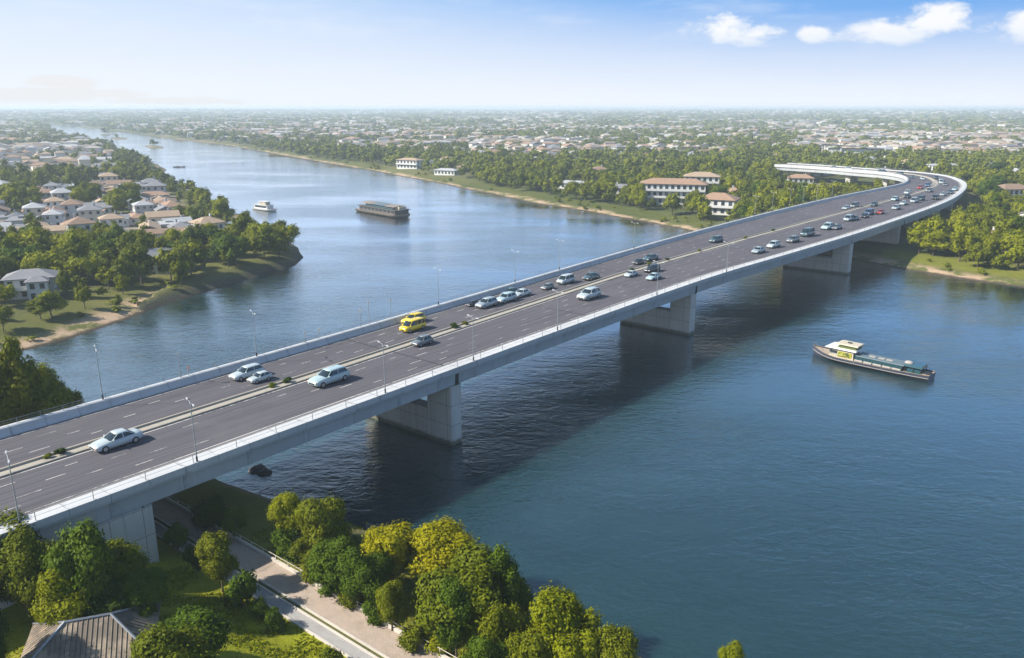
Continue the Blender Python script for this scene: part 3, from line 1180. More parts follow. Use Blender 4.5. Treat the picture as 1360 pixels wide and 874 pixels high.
place_car(437, 505, 'wagon', 'pale teal', 1.12, 'large pale wagon beside the median, biggest car on the near carriageway')
place_car(155, 588, 'sedan', 'white', 1.06, 'white sedan beside the median at the left end of the bridge')
place_car(328, 498, 'wagon', 'white', .92, 'white wagon on the far carriageway beside a smaller car')
place_car(345, 503, 'hatchback', 'white', .78, 'small white hatchback between the white wagon and the median')
place_car(549, 426, 'wagon', 'yellow', .9, 'farther of the two yellow cars, nearer the far barrier')
place_car(548, 436, 'van', 'yellow', .92, 'nearer of the two yellow cars, a boxy van beside the median')
place_car(560, 455, 'hatchback', 'grey', .9, 'small grey hatchback beside the median below the yellow cars')
place_car(646, 405, 'wagon', 'silver', .95, 'silver wagon right of the yellow cars, first of a close group')
place_car(672, 398, 'wagon', 'pale teal', .95, 'pale teal wagon in the middle of the close group of cars')
place_car(678, 390, 'sedan', 'dark teal', .95, 'dark teal sedan partly behind the pale teal wagon', turn=.05)
place_car(693, 391, 'sedan', 'white', .9, 'white sedan at the right end of the close group of cars')
place_car(627, 404, 'hatchback', 'black', .62, 'tiny black car by the far barrier left of the silver wagon')
place_car(751, 374, 'van', 'white', .9, 'white van on the far carriageway before a dark teal car')
place_car(785, 369, 'sedan', 'dark teal', .95, 'dark teal sedan just right of the white van')
place_car(782, 394, 'wagon', 'white', 1.15, 'white wagon alone mid-bridge on the near carriageway')
place_car(727, 382, 'hatchback', 'grey', .75, 'small grey hatchback left of the white van')
mid_cars = [(848, 349, 'hatchback', 'black', .8, 'black hatchback by the far barrier above the second river pier'), (864, 344, 'sedan', 'dark teal', 1.0, 'dark teal sedan on far carriageway above the second river pier'),
            (951, 320, 'wagon', 'dark teal', 1.0, 'lone dark teal wagon on the far carriageway before the hotel'), (868, 369, 'sedan', 'pale teal', .9, 'pale teal sedan on the near carriageway above the second river pier'),
            (838, 365, 'sedan', 'white', .8, 'white sedan beside the median left of the second river pier'), (866, 359, 'wagon', 'black', .95, 'black wagon beside the median above the second river pier'),
            (1007, 334, 'sedan', 'silver', 1.0, 'silver sedan on the near carriageway between second and third piers'), (1027, 327, 'wagon', 'white', 1.0, 'white wagon in the near lanes followed by a grey wagon'),
            (1053, 320, 'wagon', 'grey', 1.0, 'grey wagon between the white wagon and a dark teal van'), (1072, 312, 'van', 'dark teal', 1.15, 'dark teal van above and left of the third pier'),
            (1099, 303, 'wagon', 'pale teal', 1.15, 'pale teal wagon over the third pier'), (1111, 303, 'sedan', 'grey', 1.0, 'grey sedan just behind the pale teal wagon over third pier'),
            (1127, 292, 'van', 'silver', 1.0, 'silver van beside the median past the third pier')]
for q in mid_cars:
    place_car(*q, simple_mesh=True)
far_cars = [(1124, 277), (1140, 275), (1155, 272), (1183, 265), (1211, 257), (1134, 291), (1154, 284), (1169, 283), (1148, 288), (1190, 277), (1200, 271), (1223, 265), (1242, 264), (1252, 259), (1234, 254), (1262, 256), (1269, 252),
            (1246, 243), (1255, 246), (1235, 247), (1222, 250), (1205, 262), (1214, 268), (1225, 238), (1212, 236), (1240, 237), (1250, 240), (1196, 232), (1172, 229), (1150, 227.5), (1128, 225), (1108, 223)]
cl = ['dark teal', 'white', 'grey', 'silver', 'black', 'pale teal', 'dark teal', 'blue', 'grey', 'silver', 'white', 'black', 'red']
kl = ['sedan', 'wagon', 'hatchback', 'van']
cnt = {}
rows = []
for i, q in enumerate(far_cars):
    c, k = cl[(i * 5 + 3) % len(cl)], kl[(i * 3 + i // 4) % 4]
    rows.append([q, c, k])
    cnt.setdefault((c, k, q[1] < 240), []).append(i)
for (c, k, past), ids in cnt.items():
    ids.sort(key=lambda i: rows[i][0][0])
    for j, i in enumerate(ids):
        base = '%s %s on the %s' % (c, k, 'viaduct beyond the bend' if past else 'curve of the bridge near the far bank')
        if len(ids) == 2:
            base = ('leftmost ' if j == 0 else 'rightmost ') + base
        elif len(ids) > 2:
            base += ', %s from the left' % ORD[j]
        place_car(rows[i][0][0], rows[i][0][1], k, c, 1.0, base, True)

# ------------------------------------------------------------------ boats
def hull_rings(L, W, H, draft=.5, bow=.32, n=16, sheer=.6, stern_w=.8):
    """sections from bow (+x) to stern"""
    rings = []
    for i in range(n + 1):
        t = i / n
        x = L / 2 - L * t
        if t < bow:
            q = t / bow
            w = W / 2 * (1 - (1 - q) ** 2.2) + .06
        else:
            q = (t - bow) / (1 - bow)
            w = W / 2 * (1 - (1 - stern_w) * q ** 3)
        top = H + sheer * max(0, 1 - t / bow) ** 2 + .15 * sheer * t ** 4
        fl = .8 if t > bow else .55 + .25 * t / bow
        rings.append([(x, -w, top), (x, -w * .97, top * .5), (x - .2 * (1 - t), -w * fl, 0), (x - .3 * (1 - t), -w * fl * .6, -draft), (x - .3 * (1 - t), w * fl * .6, -draft),
                      (x - .2 * (1 - t), w * fl, 0), (x, w * .97, top * .5), (x, w, top)])
    return rings


def boat_hull(r, L, W, H, mat, deckmat, rim='white_paint', **kw):
    rg = hull_rings(L, W, H, **kw)
    mb = MB()
    n = 8
    vs = [p for q in rg for p in q]
    fs = [(i * n + j, i * n + j + 1, (i + 1) * n + j + 1, (i + 1) * n + j) for i in range(len(rg) - 1) for j in range(n - 1)]
    mb.add(vs, fs, 0, True)
    mb.add(rg[0], [tuple(range(8))])
    mb.add(rg[-1], [tuple(range(8))])
    h = mb.build('hull', mat, r)
    mb = MB()
    dv = []
    for q in rg:
        a, b = Vector(q[0]), Vector(q[-1])
        dv += [a.lerp(b, .03) - Vector((0, 0, .12)), a.lerp(b, .97) - Vector((0, 0, .12))]
    mb.add(dv, [(2 * i, 2 * i + 1, 2 * i + 3, 2 * i + 2) for i in range(len(rg) - 1)])
    mb.build('deck', deckmat, r)
    mb = MB()
    for s in (0, -1):
        mb.tube([Vector(q[s]) + Vector((0, 0, .03)) for q in rg], .07, 6)
    mb.build('gunwale', M[rim], h)
    return rg


M['navy'] = simple('navy_hull', (.045, .055, .085), .4, var=.25)
M['tanhull'] = simple('tan_hull', (.15, .125, .1), .55, var=.25)
M['deck'] = simple('boat_deck', (.42, .33, .24), .7, var=.25)
M['teal_glass'] = simple('teal_glass', (.02, .07, .085), .1, spec=.7)
M['grey_roof'] = simple('grey_boat_roof', (.11, .15, .17), .5, var=.2)
M['cushion'] = simple('pale_cushion', (.33, .3, .27), .8)
M['green_hedge'] = simple('green_planting', (.09, .12, .03), .9, var=.6, scale=6)


def mural():
    m, nt, b = new_mat('yellow_mural')
    k = NT(nt)
    co = k.n('ShaderNodeTexCoord').outputs['Object']
    f = k.noise(co, 1.3, 4, .6, .8)
    c = k.mix(k.ss(f, .44, .52), (.05, .07, .015), (.32, .31, .02))
    c = k.mix(k.ss(k.noise(co, 2.3, 3), .6, .66), c, (.03, .04, .03))
    k.link(c, b.inputs['Base Color'])
    return m


M['mural'] = mural()


def slab_ring(x, w0, pts):
    return [(x, y * w0, z) for y, z in pts]


def tour_boat():
    p, q = P(1079, 470), P(1237, 505)
    c = ((p[0] + q[0]) / 2, (p[1] + q[1]) / 2)
    L = math.hypot(p[0] - q[0], p[1] - q[1])
    r = empty('tour_boat', (*c, 0), math.atan2(p[1] - q[1], p[0] - q[0]))
    tag(r, 'long low tour boat with white forward cabin and yellow-green side panel', 'boat')
    W = 4.6
    boat_hull(r, L, W, 1.0, M['navy'], M['deck'], rim='tanhull', sheer=.75, bow=.3, stern_w=.75)
    # rubbing strake
    mb = MB()
    rg = hull_rings(L, W + .1, .55, sheer=.5, bow=.3, stern_w=.75)
    for s in (0, -1):
        mb.tube([v[s] for v in rg], .06, 6)
    mb.build('rubbing_strake', M['cushion'], r)

    def cabin(name, x0, x1, w, z0, z1, mat, rake=.3, wt=None, parent=r, bev=.12):
        wt = wt or w * .92
        m = MB()
        m.loft([[(x0, -w / 2, z0), (x1, -w / 2, z0), (x1, w / 2, z0), (x0, w / 2, z0)], [(x0 + bev, -wt / 2, z1), (x1 - rake, -wt / 2, z1), (x1 - rake, wt / 2, z1), (x0 + bev, wt / 2, z1)]])
        return m.build(name, mat, parent)
    h = L / 2
    fc = cabin('cabin', h * .22, h * .66, 3.3, .85, 2.55, M['cream_paint'], .9)
    # forward glazing
    m = MB()
    for s in (-1, 1):
        m.box((h * .57, s * 1.6, 1.85), (h * .13, .1, .6))
    m.box((h * .625, 0, 1.9), (.1, 2.6, .6))
    m.build('cabin_window', M['winglass'], fc)
    m = MB()
    for s in (-1, 1):
        m.box((h * .37, s * 1.615, 1.62), (h * .24, .12, .95))
    m.build('side_panel', M['mural'], fc)
    cabin('cabin_roof', h * .17, h * .72, 3.9, 2.55, 2.78, M['white_paint'], .5, 3.5)
    cabin('wheelhouse', h * .2, h * .52, 2.7, 2.78, 3.4, M['green_hedge'], .4)
    wr = cabin('wheelhouse_roof', h * .16, h * .56, 3.2, 3.4, 3.58, M['cream_paint'], .6, 2.7)
    MB().box((h * .36, 0, 3.65), (.7, .5, .14)).build('roof_hatch', M['plastic'], wr)
    # passenger saloon: long low glass house
    sal = cabin('saloon', -h * .58, h * .2, 3.2, .85, 1.85, M['teal_glass'], .05, 2.9)
    m = MB()
    for i in range(13):
        x = -h * .57 + i * h * .77 / 12
        for s in (-1, 1):
            m.tube([(x, s * 1.62, .9), (x, s * 1.49, 1.88)], .05, 5)
    m.build('mullion', M['plastic'], sal)
    rf = cabin('saloon_roof', -h * .6, h * .19, 3.15, 1.86, 1.98, M['grey_roof'], .05, 2.9)
    m = MB()
    for x in (-.05, -.2, -.33):
        m.box((h * x, .2, 2.03), (1.1, .7, .1))
    m.build('roof_panel', M['cushion'], rf)
    for s in (-1, 1):
        for i in range(5):
            x = h * (.12 - i * .155)
            m = MB()
            m.loft([[(x + dx, s * y, z) for y, z in ((1.72, .92), (2.1, .92), (2.13, 1.2), (2.0, 1.32), (1.75, 1.3))] for dx in (-.72, .72)])
            m.build('fender', M['cushion'], r)
    # stern canopy
    st = cabin('stern_canopy', -h * .88, -h * .6, 3.1, 1.95, 2.25, M['teal_glass'], .12, 2.7)
    m = MB()
    for x in (-.865, -.74, -.62):
        for s in (-1, 1):
            m.tube([(h * x, s * 1.45, .8), (h * x, s * 1.4, 2.0)], .06, 5)
    m.build('canopy_post', M['plastic'], st)
    cabin('stern_cabin', -h * .85, -h * .63, 2.5, .85, 1.7, M['teal_glass'], .1)
    m = MB()
    m.loft([[(-h * .63 + math.cos(t) * rr, math.sin(t) * rr * .8, z) for t in [k * math.pi / 6 for k in range(12)]] for rr, z in ((.75, 2.2), (.7, 2.4), (.45, 2.55), (.15, 2.6))], 0, True)
    m.build('dome', M['cushion'], r)
    m = MB()
    m.box((-h * .95, 0, 1.0), (.5, 1.6, .5))
    m.build('engine_box', M['plastic'], r)
    m = MB()
    rg = hull_rings(L, W - .2, 1.0, sheer=.75, bow=.3, stern_w=.75)
    for s in (0, -1):
        pts = [Vector(v[s]) + Vector((0, 0, .7)) for v in rg[:6]]
        m.tube(pts, .025, 5)
        for v in rg[:6]:
            m.tube([v[s], Vector(v[s]) + Vector((0, 0, .7))], .02, 4)
    m.build('bow_rail', M['steel'], r)


tour_boat()


M['browncabin'] = simple('brown_cabin', (.1, .085, .075), .6, var=.35)
M['tanroof'] = simple('tan_boat_roof', (.24, .2, .16), .6, var=.3)


def ferry():
    p, q = P(541, 290), P(482, 280)
    c = ((p[0] + q[0]) / 2, (p[1] + q[1]) / 2)
    L = math.hypot(p[0] - q[0], p[1] - q[1])
    r = empty('river_ferry', (*c, 0), math.atan2(p[1] - q[1], p[0] - q[0]))
    tag(r, 'broad brown double-deck ferry with open roofs in mid river', 'boat')
    W = 9.0
    r.scale.z = .74
    boat_hull(r, L, W, 1.7, M['tanhull'], M['deck'], rim='tanhull', sheer=.5, bow=.16, stern_w=.9)
    MB().box((-.5, 0, 2.9), (L * .8, W * .8, 2.4)).build('lower_deckhouse', M['browncabin'], r)
    for s in (-1, 1):
        for i in range(9):
            MB().box((-L * .36 + i * L * .088, s * W * .402, 3.1), (L * .06, .12, 1.1)).build('window', M['winglass'], r)
    MB().box((-.5, 0, 4.2), (L * .86, W * .92, .22)).build('upper_deck', M['browncabin'], r)
    MB().box((0, 0, 5.1), (L * .6, W * .6, 1.6)).build('upper_saloon', M['teal_glass'], r)
    for x0, l, w, mat in ((-L * .26, L * .24, .78, 'tanroof'), (L * .0, L * .26, .74, 'grey_roof'), (L * .26, L * .22, .8, 'tanroof')):
        MB().loft([[(x0 - l / 2, y * W / 2 * w, z) for y, z in ((-1, 5.95), (0, 6.5), (1, 5.95), (1, 6.1), (0, 6.68), (-1, 6.1))], [(x0 + l / 2, y * W / 2 * w, z) for y, z in ((-1, 5.95), (0, 6.5), (1, 5.95), (1, 6.1), (0, 6.68), (-1, 6.1))]]).build('roof', M[mat], r)
    m = MB()
    for i in range(15):
        for s in (-1, 1):
            m.tube([(-L * .4 + i * L * .056, s * W * .43, 4.3), (-L * .4 + i * L * .056, s * W * .43, 5.3)], .03, 4)
    for s in (-1, 1):
        m.tube([(-L * .4, s * W * .43, 5.3), (L * .39, s * W * .43, 5.3)], .05, 4)
    m.build('railing', M['steel'], r)
    MB().box((L * .36, 0, 5.2), (3.2, 3.6, 1.8)).build('wheelhouse', M['cream_paint'], r)


ferry()


def cruiser(name, label, px, L, rz, small=False):
    x, y = P(*px)
    r = empty(name, (x, y, 0), rz)
    tag(r, label, 'boat')
    W = L * .28
    r.scale.z = .78
    boat_hull(r, L, W, 1.1 if not small else .6, M['white_paint'] if not small else M['tanhull'], M['deck'], sheer=.7, bow=.35)
    if small:
        MB().box((-L * .1, 0, .95), (L * .3, W * .6, .8)).build('cabin', M['cream_paint'], r)
        return
    MB().loft([[(-L * .38, y * W * .38, z) for y, z in ((-1, 1), (1, 1), (.95, 3.1), (-.95, 3.1))], [(L * .22, y * W * .38, z) for y, z in ((-1, 1), (1, 1), (.95, 3.1), (-.95, 3.1))]]).build('cabin', M['white_paint'], r)
    for s in (-1, 1):
        MB().box((-L * .08, s * W * .376, 2.2), (L * .52, .1, .8)).build('window', M['winglass'], r)
    MB().box((-L * .1, 0, 3.2), (L * .66, W * .9, .18)).build('upper_deck', M['white_paint'], r)
    MB().box((-L * .02, 0, 4.2), (L * .28, W * .55, 1.8)).build('wheelhouse', M['cream_paint'], r)
    MB().box((-L * .04, 0, 5.2), (L * .36, W * .68, .16)).build('roof', M['white_paint'], r)
    MB().tube([(-L * .1, 0, 5.2), (-L * .1, 0, 7.6)], .07, 6).build('mast', M['steel'], r)
    m = MB()
    for s in (-1, 1):
        m.tube([(-L * .42, s * W * .42, 4.2), (L * .2, s * W * .42, 4.2)], .04, 4)
        for i in range(9):
            m.tube([(-L * .42 + i * L * .077, s * W * .42, 3.2), (-L * .42 + i * L * .077, s * W * .42, 4.2)], .035, 4)
    m.build('railing', M['steel'], r)


cruiser('river_cruiser', 'small white cabin cruiser with upper deck left of the brown ferry', (353, 279.5), 16, R(-38))
cruiser('moored_boat', 'tiny brown boat moored off the wooded point of the left bank', (238, 222), 9, R(10), True)
cruiser('moored_boat', 'tiny brown boat at the left bank landing before the shoreline houses', (322, 293), 7, R(40), True)


def blob(mb, c, r, seed, n=10, sq=.6, mi=0):
    rs = random.Random(seed)
    ph = [(rs.uniform(0, 6), rs.uniform(0, 6), rs.uniform(1, 3)) for _ in range(3)]
    rings = []
    for i in range(1, n):
        la = math.pi * i / n
        ring = []
        for j in range(n + 2):
            lo = 2 * math.pi * j / (n + 2)
            k = 1 + sum(.13 * math.sin(f * lo + a) * math.sin(f * la + b) for a, b, f in ph) + rs.uniform(-.07, .07)
            ring.append((c[0] + r * k * math.sin(la) * math.cos(lo), c[1] + r * k * math.sin(la) * math.sin(lo), c[2] + r * sq * k * math.cos(la)))
        rings.append(ring)
    mb.loft(rings, mi, False)


for i, (px, py, s, lb) in enumerate(((342, 624, 1.1, 'larger dark rock in the water beside the shaded bank'), (352, 628, .9, 'smaller dark rock beside the larger one in the water'),
                                     (503, 703, 1.6, 'grey boulder on the shore behind the round trees'), (492, 700, 1.1, 'smaller boulder on the shore beside the grey boulder'))):
    x, y = P(px, py)
    mb = MB()
    blob(mb, (0, 0, .1), s, 50 + i, 8, .45)
    o = mb.build('shore_rock', M['rock'], None, (x, y, gz(x, y) * .7 if i > 1 else -.05))
    tag(o, lb, 'rock', 'rocks at the near shore')


# ------------------------------------------------------------------ houses
def roof_mesh(mb, w, d, z, rh, kind, ov=.5, mi=0):
    """roof over a w x d plan with eaves at z"""
    x, y = w / 2 + ov, d / 2 + ov
    e = .18
    if kind == 'hip':
        k = min(x, y) * .92
        if x >= y:
            rid = [(-(x - k), 0, z + rh), (x - k, 0, z + rh)]
        else:
            rid = [(0, -(y - k), z + rh), (0, y - k, z + rh)]
        c = [(-x, -y, z), (x, -y, z), (x, y, z), (-x, y, z)]
        lo = [(p[0] * .98, p[1] * .98, z - e) for p in c]
        mb.add(c + rid + lo, [(0, 1, 5, 4) if x >= y else (0, 1, 4), (2, 3, 4, 5) if x >= y else (2, 3, 5), (1, 2, 5) if x >= y else (1, 2, 5, 4), (3, 0, 4) if x >= y else (3, 0, 4, 5),
                              (0, 1, 7, 6), (1, 2, 8, 7), (2, 3, 9, 8), (3, 0, 6, 9), (6, 7, 8, 9)], mi)
    elif kind == 'gable':
        sec = lambda xx: [(xx, -y, z), (xx, 0, z + rh), (xx, y, z), (xx, y, z - e), (xx, 0, z + rh - e * 1.2), (xx, -y, z - e)]
        mb.loft([sec(-x), sec(x)], mi)
        for s in (-1, 1):       # gable infill
            mb.add([(s * w / 2, -d / 2, z - .05), (s * w / 2, d / 2, z - .05), (s * w / 2, 0, z + rh * .92)], [(0, 1, 2)], mi)
    else:
        mb.box((0, 0, z + .1), (w + .6, d + .6, .3), mi)
        mb.box((w * .15, 0, z + .6), (w * .3, d * .3, .8), mi)


def window_mb(w, h, face, pos, z):
    """a framed window standing 4 cm proud of its wall"""
    mb = MB()
    t = .05
    if face in 'fb':
        s = -1 if face == 'f' else 1
        mb.box((pos[0], pos[1] + s * .02, z), (w + .2, .06, h + .2), 0)
        mb.box((pos[0], pos[1] + s * .04, z), (w, .06, h), 1)
    else:
        s = -1 if face == 'l' else 1
        mb.box((pos[0] + s * .02, pos[1], z), (.06, w + .2, h + .2), 0)
        mb.box((pos[0] + s * .04, pos[1], z), (.06, w, h), 1)
    return mb


def make_house(name, w, d, h, rk, rh, wall, roof, storeys=1, nwx=3, nwy=2, ov=.5, chimney=True, door=True, ww=1.2, wh=1.3):
    r = empty(name)
    MB().box((0, 0, h / 2 - .5), (w, d, h + 1.0)).build('wall', WALL[wall], r)
    mb = MB()
    roof_mesh(mb, w, d, h, rh, rk, ov)
    ro = mb.build('roof', ROOF[roof], r)
    if chimney:
        MB().box((w * .22, d * .12, h + rh * .8), (.7, .7, rh * .9 + .6)).build('chimney', WALL['grey'], ro)
    sh = h / storeys
    for s in range(storeys):
        z = sh * s + sh * .55
        for i in range(nwx):
            x = -w / 2 + w * (i + .5) / nwx
            for f, y in (('f', -d / 2), ('b', d / 2)):
                if door and s == 0 and i == nwx // 2 and f == 'f':
                    continue
                window_mb(ww, wh, f, (x, y), z).build('window', [M['white_paint'], M['winglass']], r)
        for i in range(nwy):
            y = -d / 2 + d * (i + .5) / nwy
            for f, x in (('l', -w / 2), ('r', w / 2)):
                window_mb(ww, wh, f, (x, y), z).build('window', [M['white_paint'], M['winglass']], r)
    if door:
        MB().box((-w / 2 + w * (nwx // 2 + .5) / nwx, -d / 2 - .03, 1.05), (1.1, .08, 2.1)).build('door', M['plastic'], r)
    return r


HOUSES = []      # footprints to keep trees off: x, y, radius


def put(o, px, py, rz, dz=0.0):
    x, y = P(px, py, 2.7)
    z = gz(x, y)
    o.location = (x, y, z + dz)
    o.rotation_euler.z = rz
    return x, y


# white two-storey house on the peninsula: a main block and a lower wing under one roof line
def villa(px, py, rz, label, wall, roof, w, d, h, rad):
    r = make_house('villa', w, d, h, 'hip', 1.6, wall, roof, 2, 4, 3, .6, False, True, 1.0, 1.25)
    mb = MB()
    mb.box((w * .2, -d / 2 - 1.4, h * .46 - .4), (w * .42, 2.8, h * .92 + .8))
    mb.build('wing', WALL[wall], r)
    mb = MB()
    roof_mesh(mb, w * .42, 3.2, 0, 1.1, 'hip', .45)
    o = mb.build('wing_roof', ROOF[roof], r, (w * .2, -d / 2 - 1.3, h * .93))
    for i in range(2):
        for z in (h * .25, h * .7):
            window_mb(1.0, 1.25, 'f', (w * .2 + (i - .5) * w * .2, -d / 2 - 2.8), z).build('window', [M['white_paint'], M['winglass']], r)
    MB().box((-w * .25, -d / 2 - .7, h * .5), (w * .42, 1.4, .18)).build('balcony', M['white_paint'], r)
    MB().box((-w * .25, -d / 2 - 1.38, h * .5 + .5), (w * .42, .06, .8)).build('balustrade', M['white_paint'], r)
    tag(r, label, 'house')
    x, y = put(r, px, py, rz)
    HOUSES.append((x, y, rad))


villa(45, 391, R(22), 'white two-storey villa with grey hip roof above the sandy shore', 'white', 'grey', 10, 7, 4.9, 7.0)
villa(212, 356, R(15), 'pale green two-storey villa with slate roof among the peninsula trees', 'pale green', 'slate', 11.5, 7.5, 4.3, 6.0)


def hotel(px, py, rz, label, w, d, st, roof, rh, rad, name='hotel'):
    h = st * 3.1
    r = make_house(name, w, d, h, 'hip', rh, 'white', roof, st, max(4, int(w / 2.6)), max(2, int(d / 3.2)), .7, False, False, 1.4, 1.7)
    for s in range(1, st):
        mb = MB()
        mb.box((0, -d / 2 - .6, s * 3.1), (w * .98, 1.2, .16))
        mb.box((0, -d / 2 - 1.18, s * 3.1 + .5), (w * .98, .06, .75))
        mb.build('balcony', M['white_paint'], r)
    tag(r, label, 'building')
    x, y = put(r, px, py, rz)
    HOUSES.append((x, y, rad))


hotel(893, 270, R(-14), 'white three-storey hotel with terracotta roof behind riverside trees', 29, 11, 3, 'terracotta', 2.2, 14)
hotel(931, 258, R(-14), 'smaller white block with tan roof behind the terracotta-roofed hotel', 17, 11, 3, 'tan', 2.0, 10)
hotel(953, 283, R(-26), 'white two-storey building with terracotta roof beside the far carriageway', 15, 11, 2, 'terracotta', 2.4, 10)
hotel(545, 223, R(-30), 'white two-storey waterfront block with flat pale roof, farther of two', 18, 9, 2, 'tan', 1.4, 16, 'waterfront_block')
hotel(594, 231, R(-30), 'long low white waterfront block left of the tree row', 16, 7, 1, 'pale grey', 1.2, 14, 'waterfront_block')
hotel(767, 250, R(-25), 'long white single-storey pavilion half hidden among riverside trees', 22, 9, 1, 'pale grey', 1.2, 14, 'pavilion')
hotel(1250, 232, R(12), 'pale flat-roofed block just outside the bend of the viaduct', 24, 12, 2, 'pale grey', .8, 15, 'roadside_block')
hotel(1090, 262, R(-20), 'house with tan roof inside the bend of the viaduct', 15, 10, 1, 'terracotta', 2.3, 10, 'house')
hotel(1062, 243, R(-12), 'white house with terracotta roof left of the viaduct piers', 14, 9, 1, 'terracotta', 2.0, 10, 'house')
hotel(1340, 268, R(10), 'grey-walled house with brown roof outside the bridge curve', 16, 10, 2, 'brown', 2.0, 10, 'house')
hotel(1330, 305, R(15), 'house with slate roof among trees right of the bridge', 12, 8, 1, 'slate', 2.0, 9, 'house')
hotel(28, 318, R(20), 'small white house with grey roof behind the peninsula trees', 9, 7, 1, 'grey', 1.8, 6, 'house')


def tower_building():
    # white low building with a tall raking canopy at the edge of the far right town
    x, y = P(1136, 207, 2.7)
    r = empty('market_hall', (x, y, gz(x, y)), R(-15))
    tag(r, 'bright white hall with a sloping canopy in the far right town', 'building')
    MB().box((0, 0, 3), (46, 18, 7)).build('wall', WALL['white'], r)
    mb = MB()
    mb.loft([[(-30, yy, z) for yy, z in ((-12, 11), (12, 9), (12, 9.6), (-12, 11.6))], [(30, yy, z) for yy, z in ((-12, 6.4), (12, 6.4), (12, 7), (-12, 7))]])
    mb.build('roof', ROOF['pale grey'], r)
    m = MB()
    for xx in (-28, -14):
        for yy in (-10, 10):
            m.tube([(xx, yy, 0), (xx, yy, 9.5)], .5, 6)
    m.build('column', WALL['white'], r)
    HOUSES.append((x, y, 32))


tower_building()


def hut():
    # hip-roofed hut at the bottom left corner
    za = 7.6
    p = Vector((*P(86, 827, za), za))
    q = Vector((*P(147, 816, za), za))
    d = (q - p).normalized()
    f = Vector((d.y, -d.x, 0))
    r = empty('hut', (*((p + q) / 2)[:2], 4.5), math.atan2(d.y, d.x))
    tag(r, 'weathered hut with brown ribbed hip roof half under trees', 'hut')
    hl = (q - p).length / 2
    ex, ey, dz = hl + 3.1, 3.6, 1.9
    z1 = za - 4.5
    z0 = z1 - dz
    rid = [(-hl, 0, z1), (hl, 0, z1)]
    c = [(-ex, -ey, z0), (ex, -ey, z0), (ex, ey, z0), (-ex, ey, z0)]
    planes = [(c[0], c[1], rid[1], rid[0]), (c[2], c[3], rid[0], rid[1]), (c[1], c[2], rid[1], rid[1]), (c[3], c[0], rid[0], rid[0])]
    mb = MB()
    vs = c + rid + [(a * .985, b * .985, z - .14) for a, b, z in c]
    mb.add(vs, [(0, 1, 5, 4), (2, 3, 4, 5), (1, 2, 5), (3, 0, 4), (0, 1, 7, 6), (1, 2, 8, 7), (2, 3, 9, 8), (3, 0, 6, 9), (9, 8, 7, 6)])
    # standing ribs down the slopes
    for s in (-1, 1):
        for i in range(27):
            x = -ex + .15 + i * (2 * ex - .3) / 26
            t = min(1.0, (ex - abs(x)) / (ex - hl)) if abs(x) > hl else 1.0
            mb.tube([(x, s * ey, z0 + .03), (x, s * ey * (1 - t), z0 + dz * t + .03)], .035, 4, smooth=False)
        for i in range(19):
            y = -ey + .2 + i * (2 * ey - .4) / 18
            t = 1 - abs(y) / ey
            mb.tube([(s * ex, y, z0 + .03), (s * (ex - (ex - hl) * t), y, z0 + dz * t + .03)], .035, 4, smooth=False)
    m, nt, b = new_mat('weathered_roof')
    k = NT(nt)
    co = k.n('ShaderNodeTexCoord').outputs['Object']
    cc = k.mix(k.ss(k.noise(co, .55, 5, .65), .42, .62), (.15, .12, .09), (.3, .235, .17))
    cc = k.mix(k.ss(k.noise(co, 1.6, 5, .7), .55, .7), cc, (.06, .055, .04))
    k.link(cc, b.inputs['Base Color'])
    b.inputs['Roughness'].default_value = .8
    ro = mb.build('roof', m, r)
    m2 = MB()
    for a, bb in ((rid[0], rid[1]), (c[0], rid[0]), (c[1], rid[1]), (c[2], rid[1]), (c[3], rid[0])):
        m2.tube([Vector(a) + Vector((0, 0, .06)), Vector(bb) + Vector((0, 0, .06))], .1, 6, smooth=False)
    m2.build('ridge_cap', M['steel'], ro)
    MB().box((0, 0, (z0 - .1) / 2 - .1), (2 * ex - 1.2, 2 * ey - 1.2, z0)).build('wall', WALL['cream'], r)
    HOUSES.append((r.location.x, r.location.y, 5.5))


hut()

# ------------------------------------------------------------------ foliage
_ico = {}


def ico(sub):
    if sub not in _ico:
        bm = bmesh.new()
        bmesh.ops.create_icosphere(bm, subdivisions=sub, radius=1)
        bm.verts.ensure_lookup_table()
        _ico[sub] = (np.array([v.co[:] for v in bm.verts]), np.array([[v.index for v in f.verts] for f in bm.faces]))
        bm.free()
    return _ico[sub]


